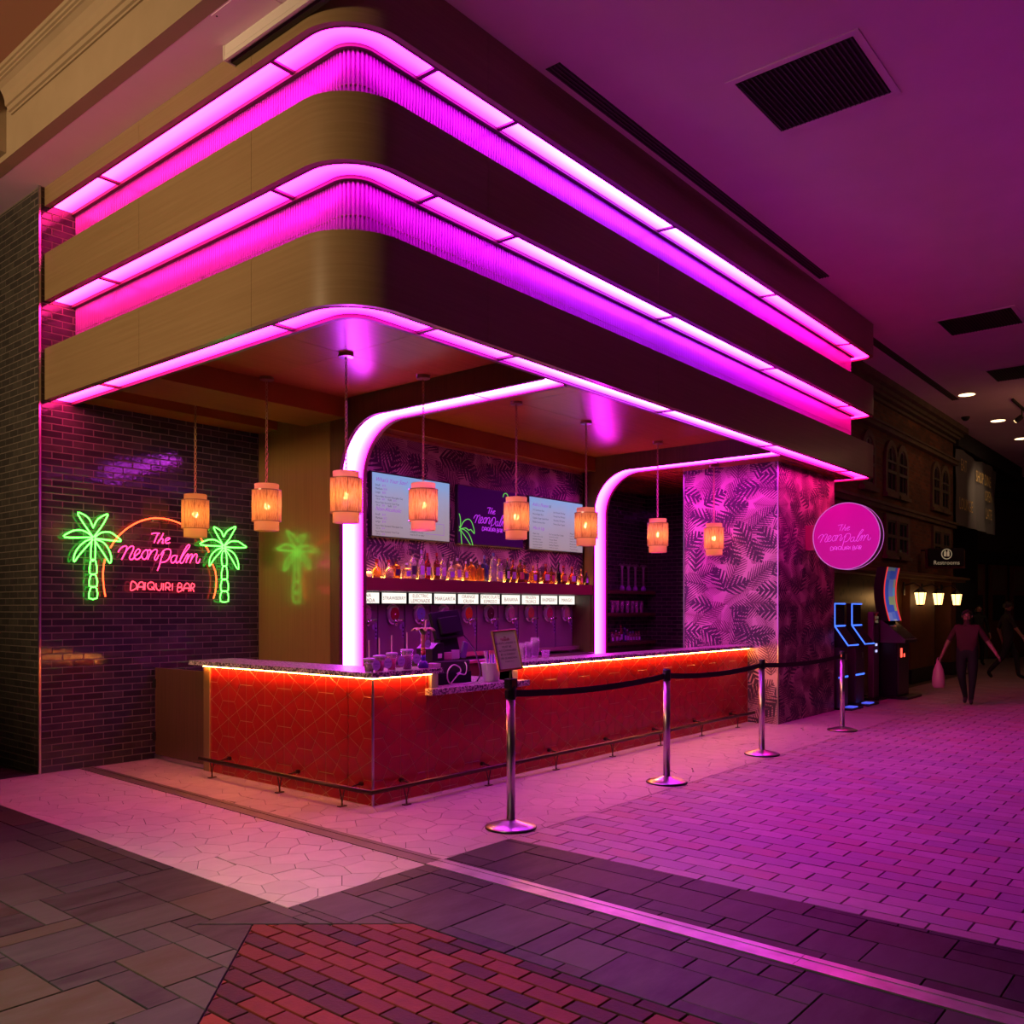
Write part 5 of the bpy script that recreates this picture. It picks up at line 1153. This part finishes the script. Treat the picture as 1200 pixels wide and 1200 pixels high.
def window(x0, x1, z0, z1, arched):
    global wi
    wi += 1; w_ = x1 - x0; r = w_ / 2
    def outline(g):
        if not arched: return [(x0 - g, z0 - g), (x1 + g, z0 - g), (x1 + g, z1 + g), (x0 - g, z1 + g)]
        zc_ = z1 - r * 1.15
        return [(x0 - g, z0 - g), (x1 + g, z0 - g)] + [((x0 + x1) / 2 + (r + g) * cos(a), zc_ + (r * 1.15 + g) * sin(a)) for a in [pi * i / 12 for i in range(13)]]
    fr_ = struct('window_%d' % wi, MB().prism(outline(.07), FY - .035, FY - .001, 1), M_WFR)
    part('pane', MB().prism(outline(-.035), FY - .0365, FY - .0355, 1), M_PANE, fr_)
    mb = MB(); zm = z0 + (z1 - z0) * (.5 if not arched else .42)
    mb.box(x0, x1, FY - .060, FY - .036, zm - .03, zm + .03); mb.box((x0 + x1) / 2 - .012, (x0 + x1) / 2 + .012, FY - .052, FY - .036, z0 + .03, z1 - .05)
    if arched: mb.box(x0, x1, FY - .056, FY - .036, z1 - r * 1.15 - .02, z1 - r * 1.15 + .02)
    part('glazing_bar', mb, M_WFR, fr_)
    ol, il = outline(.12), outline(.0); n = len(ol)
    V = [(p[0], FY - .055, p[1]) for p in ol] + [(p[0], FY - .055, p[1]) for p in il] + [(p[0], FY - .001, p[1]) for p in ol] + [(p[0], FY - .03, p[1]) for p in il]
    F = []
    for i in range(n):
        j = (i + 1) % n; F += [(i, j, n + j, n + i), (2 * n + i, 2 * n + j, j, i), (n + i, n + j, 3 * n + j, 3 * n + i)]
    part('surround', MB().add(V, F), M_STONE, fr_)
    part('sill', MB().box(x0 - .16, x1 + .16, FY - .10, FY - .001, z0 - .14, z0 - .07), M_STONE, fr_)
for a in ((14.55, 15.1), (16.72, 17.24), (18.06, 18.6), (18.80, 19.33), (21.38, 21.88), (22.10, 22.65)): window(a[0], a[1], 3.92, 4.80, True)
for a in ((14.6, 15.15), (15.35, 15.9), (18.06, 18.62), (18.82, 19.40), (21.45, 21.98), (22.20, 22.74)): window(a[0], a[1], 2.70, 3.33, False)
o = part('painted_letters', merge(*[text_mb(b, .42, (x_, FY - .004, 5.17), SA, SB, 'CENTER', 0, sx=.62, spacing=1.1) for b, x_ in (('THE CENTRAL HALL', 20.0),)]), mat('faded_paint', (.13, .08, .05), rough=.9), fc)
# lanterns
M_LAN = emit('lantern_glass', (1, .50, .16), 5)
for k, (px, lx) in enumerate(((1078.5, 19.72), (1099.5, 20.98), (1121, 22.92))):
    x, d = at_y(px, 5.10); x = lx; y = 5.10 if k < 3 else 5.1
    # keep the bracket square to the wall; slide along it to the photographed bearing
    l = (px - 600) / 1037; rx, ry = l * RGT[0] + FWD[0], l * RGT[1] + FWD[1]; y = 5.12; x = rx * y / ry
    t = thing('wall_lantern', 'lit wall lantern under the gilded ledge, %s of three' % ('nearest', 'middle', 'farthest')[k], 'lantern', (x, y, 1.62), group='wall lanterns beside the restroom passage')
    part('lantern_glass', MB().lathe([(.075, 1.66), (.115, 1.90)], (x, y, 0), 6), M_LAN, t)
    part('cap', MB().lathe([(.13, 1.90), (.12, 1.925), (.04, 1.985), (.015, 2.02)], (x, y, 0), 6).lathe([(.05, 1.63), (.08, 1.66)], (x, y, 0), 6), M_BLACK, t)
    mb = MB()
    for q in range(6): a = 2 * pi * q / 6; mb.tube([(x + .077 * cos(a), y + .077 * sin(a), 1.66), (x + .117 * cos(a), y + .117 * sin(a), 1.90)], .006, 4)
    part('glazing_bars', mb, M_BLACK, t, kind='stuff')
    part('bracket', MB().tube([(x, y, 2.02), (x, y + .12, 2.10), (x, FY - .05, 2.05)], .014, 6).box(x - .05, x + .05, FY - .075, FY - .05, 1.85, 2.12, .004), M_BLACK, t)
# restrooms sign, banner, oval plaque
t = thing('restrooms_sign', 'black hanging Restrooms sign with a round pictogram', 'sign', (21.0, 5.0, 2.55)); 
RS = Matrix.Translation((20.55, 5.0, 2.68)) @ Matrix.Rotation(radians(-52), 4, 'Z')
part('panel', MB().box(-.37, .37, -.03, .03, -.19, .19, .004).xform(RS), M_BLACK, t)
part('wood_edge', MB().box(-.42, .42, .032, .06, -.24, .16, .004).xform(RS), M_DKWOOD, t)
M_GILT = emit('pale_gold_print', (.62, .52, .30), .30, (.5, .42, .25))
part('sign_lettering', text_mb('Restrooms', .125, (0, -.031, -.16), SA, SB).xform(RS), M_GILT, t)
part('pictogram', merge(MB().tube([(.105 * cos(a), -.031, .065 + .105 * sin(a)) for a in [2 * pi * i / 28 for i in range(28)]], .010, 5, closed=True), MB().box(-.058, -.008, -.034, -.031, .015, .115).box(.008, .058, -.034, -.031, .015, .115).ball((-.033, -.033, .13), .016, 8, 5).ball((.033, -.033, .13), .016, 8, 5)).xform(RS), M_GILT, t)
part('arm', MB().box(20.52, 20.58, 5.0, FY - .001, 2.82, 2.86), M_BLACK, t)
bnY = FY - .05
V = []; F = []; n = 28; X0, X1 = 23.35, 27.75
for i in range(n + 1):
    q = i / n; x = X0 + (X1 - X0) * q
    for j in range(11):
        z = 3.62 + (5.45 - 3.62) * j / 10 + (.10 * sin(q * 11) * .4 if j == 10 else 0); V.append((x, bnY + .035 * sin(q * 26 + j * .2) * (.4 + .6 * q) + .012 * sin(j * .9 + q * 9), z))
for i in range(n):
    for j in range(10): F.append((i * 11 + j, i * 11 + 11 + j, i * 11 + 12 + j, i * 11 + 1 + j))
t = thing('hanging_banner', 'grey fabric banner with pale yellow lettering hanging past the brick facade', 'banner', (25.5, bnY, 3.6))
part('cloth', MB().add(V, F), mat('grey_banner_cloth', (.17, .15, .165), rough=.7), t, smooth=True)
bl = [text_mb(b, s_, (x_, bnY - .056, z), SA, SB, 'LEFT', 0, sx=.8) for b, s_, x_, z in (('EAT', .42, 23.55, 4.95), ('SHOP DINE', .42, 25.1, 4.85), ('LOUNGE', .42, 23.4, 4.0), ('OPEN', .40, 26.1, 4.45), ('LATE', .40, 26.2, 3.98))]
for b_ in bl: part('banner_lettering', b_, mat('pale_yellow_print', (.85, .58, .22), rough=.6), t)
struct('trim_10', MB().box(23.25, 31, FY - .12, FY + .9, 5.50, 5.91), M_DARK)
# far angled shop front
def far(px, d):
    l = (px - 600) / 1037 * d; return l * RGT[0] + d * FWD[0], l * RGT[1] + d * FWD[1]
A, B = far(1100, 26.5), far(1330, 33.5); L = hypot(B[0] - A[0], B[1] - A[1]); FA = atan2(B[1] - A[1], B[0] - A[0]); FM = Matrix.Translation((A[0], A[1], 0)) @ Matrix.Rotation(FA, 4, 'Z')
struct('wall_far', MB().box(0, L, 0, .3, 0, 6.0).xform(FM), mat('dim_brick', (.07, .05, .04), rough=.9))
struct('trim_11', MB().box(0, L, -.25, 0, 5.1, 5.3).box(0, L, -.15, 0, 3.0, 3.35).xform(FM), M_DARK)
struct('baseboard_far', MB().box(0, L, -.12, 0, 0, 1.05).xform(FM), mat('dull_grey_base', (.10, .085, .075), rough=.8))
M_RDOOR = mat('dark_red_door', (.16, .035, .02), rough=.5)
for k, u in enumerate((1.2, 2.5, 3.75, 5.0)):
    dr = struct('door_%d' % (k + 2), MB().box(u, u + 1.0, -.18, -.12, .05, 2.95).xform(FM), M_RDOOR)
    part('door_panel', MB().box(u + .15, u + .85, -.20, -.18, 1.2, 2.0).xform(FM), M_DARK, dr); part('door_panel', MB().box(u + .15, u + .85, -.20, -.18, 2.15, 2.8).xform(FM), mat('brown_lintel', (.16, .10, .06), rough=.6), dr)
# ============================================================ kiosks
M_BLUE = emit('blue_light_edge', (.05, .15, 1), 2.0); M_KDARK = mat('kiosk_grey', (.12, .11, .115), rough=.4, metal=.3); M_KSCR = mat('kiosk_glass', (.03, .025, .025), rough=.12)
def slim_kiosk(x0, y, label):
    x1 = x0 + .46; t = thing('ticket_kiosk', label, 'kiosk', (x0 + .23, y + .1, 0)); t['group'] = 'blue-edged ticket kiosks by the pier'
    part('base_plate', MB().box(x0 - .03, x1 + .05, y - .22, y + .30, 0, .03, .005), M_BLACK, t)
    part('foot_light', MB().box(x0 + .12, x1 - .12, y - .19, y - .06, .03, .045), emit('foot_glow', (.10, .12, 1), .9), t)
    part('body', MB().box(x0 + .02, x1 - .02, y, y + .24, .03, .98, .01), M_KDARK, t)
    part('light_line', MB().box(x0 + .02, x1 - .02, y - .006, y, .485, .51), M_BLUE, t)
    part('card_slot', MB().box(x1 - .16, x1 - .09, y - .008, y, .76, .86, .002), M_STEEL, t)
    cs = part('console', MB().prism([(y - .16, 1.0), (y - .14, .97), (y + .24, .97), (y + .24, 1.30), (y + .06, 1.30)], x0, x1, 0), M_BLACK, t)
    part('console_glass', MB().add([(x0 + .03, y - .145, 1.021), (x1 - .03, y - .145, 1.021), (x1 - .03, y + .05, 1.294), (x0 + .03, y + .05, 1.294)], [(0, 1, 2, 3)]), M_KSCR, cs)
    part('upright_screen', MB().box(x0, x1, y + .06, y + .14, 1.30, 1.66, .005), M_BLACK, t)
    part('screen_glass', MB().box(x0 + .03, x1 - .03, y + .056, y + .060, 1.33, 1.63), M_KSCR, t)
    for p in ([(x0, y + .052, 1.30), (x0, y + .052, 1.655), (x1, y + .052, 1.655)], [(x0, y + .05, 1.305), (x1, y + .05, 1.305)], [(x0, y + .05, 1.30), (x0, y - .155, 1.005), (x1, y - .155, 1.005)]): part('light_edge', MB().tube(p, .011, 6), M_BLUE, t)
    
slim_kiosk(13.84, 4.92, 'slim ticket kiosk with blue light edges, half behind the wallpapered pier')
slim_kiosk(14.62, 4.92, 'slim ticket kiosk with brighter blue light edges, the right one of the pair')
t = thing('information_stand', 'narrow silver upright stand with a dark phone-like screen between the kiosks', 'stand', (16.0, 5.02, 0))
part('column', MB().box(15.72, 16.02, 4.98, 5.08, .03, 1.52, .01), mat('silver_column', (.35, .32, .34), rough=.35, metal=.7), t)
part('screen', MB().box(15.75, 15.99, 4.974, 4.98, .98, 1.49), M_KSCR, t); part('base', MB().box(15.62, 16.12, 4.86, 5.2, 0, .03, .005), M_BLACK, t)
for z in (.93, .82): part('button_light', MB().box(15.82, 15.90, 4.972, 4.98, z, z + .04), emit('pale_blue_button', (.5, .5, 1), 1.3), t)
part('screen_text', merge(text_mb('SCAN', .07, (15.87, 4.9735, 1.40), SA, SB), text_mb('HERE', .07, (15.87, 4.9735, 1.33), SA, SB)), M_GILT, t)
t = thing('curved_kiosk', 'tall curved game kiosk with a glowing blue screen edged in red light', 'kiosk', (16.6, 4.9, 0))
kx0, kx1, ky = 16.15, 16.85, 4.72
part('base_plate', MB().box(kx0 - .05, kx1 + .08, ky - .20, ky + .55, 0, .04, .005), M_BLACK, t)
part('body', MB().box(kx0, kx1, ky, ky + .50, .04, .98, .01), M_BLACK, t); part('front_panel', MB().box(kx0 + .04, kx1 - .04, ky - .008, ky, .06, .96), M_KDARK, t)
part('console', MB().prism([(ky - .14, .98), (ky + .42, .98), (ky + .42, 1.38), (ky + .26, 1.38), (ky - .14, 1.03)], kx0 - .02, kx1 + .02, 0), M_KDARK, t)
part('console_glass', MB().add([(kx0 + .03, ky - .125, 1.05), (kx1 - .03, ky - .125, 1.05), (kx1 - .03, ky + .24, 1.37), (kx0 + .03, ky + .24, 1.37)], [(0, 1, 2, 3)]), M_KSCR, t)
cv = [(ky + .14 + .075 * sin(pi * k / 12) + (.03 * k / 12), 1.36 + .95 * k / 12) for k in range(13)]
part('back_shell', MB().prism(cv + [(a + .16, b) for a, b in cv[::-1]], kx0, kx1, 0), M_BLACK, t)
def kscreen():
    q = NT('kiosk_display'); x, y, z = q.xyz(q.pos()); v = q.vec(q.M('MULTIPLY', x, 4.3), q.M('MULTIPLY', z, 7)); br = q.n('TexVoronoi', {'Vector': v, 'Scale': 1., 'Randomness': .3}, distance='CHEBYCHEV')
    k = q.n('SeparateColor', {0: br.outputs['Color']}).outputs[0]
    col = q.ramp(k, [(0, (.06, .10, .55)), (.3, (.12, .16, .60)), (.5, (.10, .42, .60)), (.62, (.35, .38, .18)), (.75, (.20, .22, .62)), (.9, (.40, .40, .66))], 'CONSTANT')
    col = q.mix(q.n('MapRange', {0: z, 1: 1.5, 2: 2.3}).outputs[0], col, q.mix(.75, col, (.02, .03, .16)))
    q.bsdf(Base_Color=(.02, .02, .03), Emission_Color=col, Emission_Strength=.6, Roughness=.2); return q.m
part('screen', MB().add([(x_, a - .004, b) for a, b in cv for x_ in (kx0 + .05, kx1 - .05)], [(2 * i, 2 * i + 1, 2 * i + 3, 2 * i + 2) for i in range(12)]), kscreen(), t)
for x_ in (kx0 + .02, kx1 - .02): part('light_edge', MB().tube([(x_, a - .012, b) for a, b in cv], .010, 6), emit('red_light_edge', (1, .05, .05), .8), t)
part('red_button', MB().box(kx0 + .18, kx0 + .26, ky - .016, ky - .008, .72, .88).box(kx0 + .36, kx0 + .42, ky - .016, ky - .008, .72, .78), emit('red_glow', (1, .08, .05), 2.2), t)
# ============================================================ people
def figure(name, label, loc, rotz, H, J, skin_c, top_c, leg_c, shoe_c, hair_c, girth=1., sleeve=.5, hair='bun', legs_to=.0):
    """one continuous skinned body; J moves the joints of a standing figure (unit height 1.7, facing -Y)"""
    P = dict(pelvis=(0, 0, .93), waist=(0, 0, 1.06), chest=(0, -.01, 1.25), neck0=(0, .01, 1.40), neck1=(0, -.005, 1.47), head=(0, -.02, 1.57), crown=(0, -.01, 1.65),
             hipL=(.09, 0, .89), kneeL=(.10, -.01, .49), ankL=(.10, .02, .085), toeL=(.11, -.12, .035), hipR=(-.09, 0, .89), kneeR=(-.10, -.01, .49), ankR=(-.10, .02, .085), toeR=(-.11, -.12, .035),
             shL=(.17, .01, 1.37), elL=(.25, .02, 1.10), wrL=(.28, -.04, .86), shR=(-.17, .01, 1.37), elR=(-.25, .02, 1.10), wrR=(-.28, -.04, .86))
    P.update(J)
    R = dict(pelvis=(.155, .115), waist=(.140, .105), chest=(.150, .11), neck0=(.062, .06), neck1=(.050, .05), head=(.075, .088), crown=(.055, .062), hipL=(.095, .095), kneeL=(.062, .062), ankL=(.042, .042), toeL=(.036, .03),
             shL=(.058, .058), elL=(.043, .043), wrL=(.027, .027))
    for k in list(R):
        if k.endswith('L'): R[k[:-1] + 'R'] = R[k]
    g = girth
    for k in ('pelvis', 'waist', 'chest'): R[k] = (R[k][0] * g, R[k][1] * g)
    for k in ('hipL', 'hipR', 'kneeL', 'kneeR', 'shL', 'shR'): R[k] = (R[k][0] * (1 + (g - 1) * .8),) * 2
    E_ = [('pelvis', 'waist'), ('waist', 'chest'), ('chest', 'neck0'), ('neck0', 'neck1'), ('neck1', 'head'), ('head', 'crown')]
    for s_ in 'LR':
        E_ += [('pelvis', 'hip' + s_), ('hip' + s_, 'knee' + s_), ('knee' + s_, 'ank' + s_), ('ank' + s_, 'toe' + s_), ('chest', 'sh' + s_), ('sh' + s_, 'el' + s_), ('el' + s_, 'wr' + s_)]
        w_ = Vector(P['wr' + s_]); e_ = Vector(P['el' + s_]); dr = (w_ - e_).normalized(); sd = Vector((0, 1, 0)); sd = (sd - dr * sd.dot(dr)).normalized(); inn = dr.cross(sd)
        if inn.x * (1 if s_ == 'L' else -1) > 0: inn = -inn
        P['palm' + s_] = tuple(w_ + dr * .075); R['palm' + s_] = (.026, .026); E_.append(('wr' + s_, 'palm' + s_))
        for q in range(4):
            a, b = 'f%d%s' % (q, s_), 'g%d%s' % (q, s_); o_ = (q - 1.5) * .019; ll = (.040, .046, .043, .034)[q]
            P[a] = tuple(Vector(P['palm' + s_]) + sd * o_ * -1 + dr * ll); P[b] = tuple(Vector(P[a]) + dr * ll * .6 + inn * .026); R[a] = (.0085,) * 2; R[b] = (.007,) * 2; E_ += [('palm' + s_, a), (a, b)]
        P['t' + s_] = tuple(w_ + dr * .06 - sd * .042 + inn * .012); R['t' + s_] = (.009,) * 2; E_.append(('wr' + s_, 't' + s_))
    ks = list(P); ix = {k: i for i, k in enumerate(ks)}
    me = bpy.data.meshes.new('body'); me.from_pydata([P[k] for k in ks], [(ix[a], ix[b]) for a, b in E_], [])
    o = bpy.data.objects.new('body', me); COL.objects.link(o)
    md = o.modifiers.new('skin', 'SKIN'); md.use_smooth_shade = True
    for k, v in zip(ks, me.skin_vertices[0].data): v.radius = R[k]; v.use_root = (k == 'pelvis')
    sb = o.modifiers.new('sub', 'SUBSURF'); sb.levels = sb.render_levels = 2
    dg = bpy.context.evaluated_depsgraph_get(); m2 = bpy.data.meshes.new_from_object(o.evaluated_get(dg)); bpy.data.objects.remove(o); bpy.data.meshes.remove(me)
    m2.name = 'body'
    mats = [mat('skin_' + name + label[:4].strip(), skin_c, rough=.5), mat('top_' + label[:6].strip(), top_c, rough=.8), mat('trousers_' + label[:6].strip(), leg_c, rough=.8), mat('shoes_' + label[:6].strip(), shoe_c, rough=.6)]
    m2.materials.clear()
    for m_ in mats: m2.materials.append(m_)
    def kind_(a, b, t):
        s_ = a + b
        if a.startswith('sh'): return 1 if t < sleeve * 2 else 0
        if a.startswith('el'): return 1 if sleeve * 2 > 1 + t else 0
        if a.startswith(('wr', 'palm', 'f', 't')) or 'neck1' in s_ or 'crown' in s_ or 'head' in s_: return 0
        if a.startswith('neck'): return 0
        if a.startswith('ank') or b.startswith('toe'): return 3
        if a.startswith('knee'): return 2 if 1 - t > legs_to else (3 if t > .9 else 0)
        if a.startswith('hip') or b.startswith('hip'): return 2
        if a == 'pelvis': return 2 if t < .25 else 1
        return 1
    SG = [(Vector(P[a]), Vector(P[b]), a, b, max(R[a][0], R[b][0])) for a, b in E_]
    for f in m2.polygons:
        c = f.center; best = None
        for pa, pb, a, b, rr in SG:
            ab = pb - pa; t_ = max(0, min(1, (c - pa).dot(ab) / max(1e-9, ab.length_squared))); d = (c - pa - ab * t_).length / rr
            if best is None or d < best[0]: best = (d, a, b, t_)
        f.material_index = kind_(*best[1:])
    m2.polygons.foreach_set('use_smooth', [True] * len(m2.polygons)); m2.update()
    k = H / 1.68
    root = thing(name, label, 'person', loc, rotz); root.scale = (k, k, k)
    body = part('body', m2, None, root, world=False)
    hd = Vector(P['head']); hm = mat('hair_' + label[:6].strip(), hair_c, rough=.6)
    part('nose', MB().ball(hd + Vector((0, -.088, -.004)), .013, 8, 6, (.8, 1, 1.5)), mats[0], root, smooth=True, world=False)
    for s_ in (-1, 1):
        part('eye', MB().ball(hd + Vector((s_ * .030, -.078, .018)), .010, 8, 6, (1.3, .7, .7)), M_INK, root, smooth=True, world=False)
        part('ear', MB().ball(hd + Vector((s_ * .078, .0, .0)), .020, 8, 6, (.45, .8, 1.3)), mats[0], root, smooth=True, world=False)
    part('mouth', MB().ball(hd + Vector((0, -.081, -.040)), .012, 8, 5, (1.7, .6, .5)), mat('lips', (.25, .06, .06), rough=.5), root, smooth=True, world=False)
    V = MB(); nlat, nlon = 9, 20; vs_ = []
    for j in range(nlat + 1):
        for i in range(nlon):
            a = 2 * pi * i / nlon; fr_ = max(0, -sin(a)); el = pi / 2 - (pi * (.62 - .30 * fr_)) * j / nlat
            vs_.append((hd.x + .090 * cos(el) * cos(a), hd.y + .012 + .104 * cos(el) * sin(a), hd.z + .022 + .098 * sin(el)))
    V.add(vs_, [(j * nlon + i, j * nlon + (i + 1) % nlon, (j + 1) * nlon + (i + 1) % nlon, (j + 1) * nlon + i) for j in range(nlat) for i in range(nlon)])
    if hair == 'bun': V.ball(hd + Vector((0, .11, .05)), .040, 10, 7)
    if hair == 'long': V.tube([hd + Vector((.05, .06, .02)), hd + Vector((.085, .03, -.08)), hd + Vector((.10, -.02, -.22))], [.045, .045, .02], 8); V.tube([hd + Vector((-.05, .06, .02)), hd + Vector((-.085, .03, -.08)), hd + Vector((-.09, .0, -.20))], [.045, .045, .02], 8)
    part('hair', V, hm, root, smooth=True, world=False)
    return root
W = figure('person', 'woman in a dark red T-shirt and black trousers walking towards the camera with arms out', (15.95, 3.56, 0), radians(-80), 1.55,
    dict(kneeL=(.09, -.05, .49), ankL=(.06, -.02, .085), toeL=(.07, -.16, .035), kneeR=(-.09, -.02, .50), ankR=(-.03, .12, .12), toeR=(-.04, -.01, .04), elL=(.34, .03, 1.10), wrL=(.46, -.06, .91), elR=(-.31, .03, 1.10), wrR=(-.40, -.05, .87)),
    (.24, .10, .075), (.05, .006, .010), (.005, .005, .006), (.02, .015, .015), (.012, .008, .008), 1.22, .42)
hx = W.matrix_basis @ Vector((-.455, -.075, .74))
t = thing('carrier_bag', 'pinkish plastic carrier bag hanging from the hand of the walking woman', 'bag', (hx.x, hx.y, .26))
k_ = MB(); prof = [(.02, .46), (.05, .40), (.10, .30), (.125, .16), (.12, .04), (.09, 0)]
part('bag_body', MB().lathe([(r_ * (1 + .0), z_) for r_, z_ in prof[::-1]], (0, 0, 0), 14).xform(Matrix.Diagonal((.55, .8, 1, 1))), mat('pink_film', (.55, .16, .30), rough=.4), t, smooth=True, world=False)
part('bag_handle', MB().tube([(0, -.03, .43), (0, -.012, .50), (0, .012, .50), (0, .03, .43)], .008, 6), mat('pink_film', (0, 0, 0)), t, world=False)
p_ = far(1146.5, 24.5)
figure('person', 'dim person with long dark hair standing behind the walking woman', (p_[0], p_[1], 0), radians(-58), 1.68, {}, (.55, .28, .18), (.02, .018, .02), (.012, .012, .014), (.02, .02, .02), (.01, .008, .008), 1., .9, 'long')
p_ = far(1180.5, 19.6)
figure('person', 'dark-clothed person in knee-length shorts walking at the right edge', (p_[0], p_[1], 0), radians(25), 1.72,
    dict(kneeL=(.09, -.20, .52), ankL=(.09, -.24, .09), toeL=(.10, -.38, .04), kneeR=(-.09, .12, .50), ankR=(-.09, .40, .16), toeR=(-.10, .32, .05), elL=(.24, .12, 1.12), wrL=(.26, .05, .90), elR=(-.23, -.10, 1.13), wrR=(-.24, -.22, .95)),
    (.30, .16, .11), (.008, .008, .009), (.010, .010, .012), (.006, .006, .006), (.01, .008, .008), 1.1, .5, 'short', legs_to=.0)
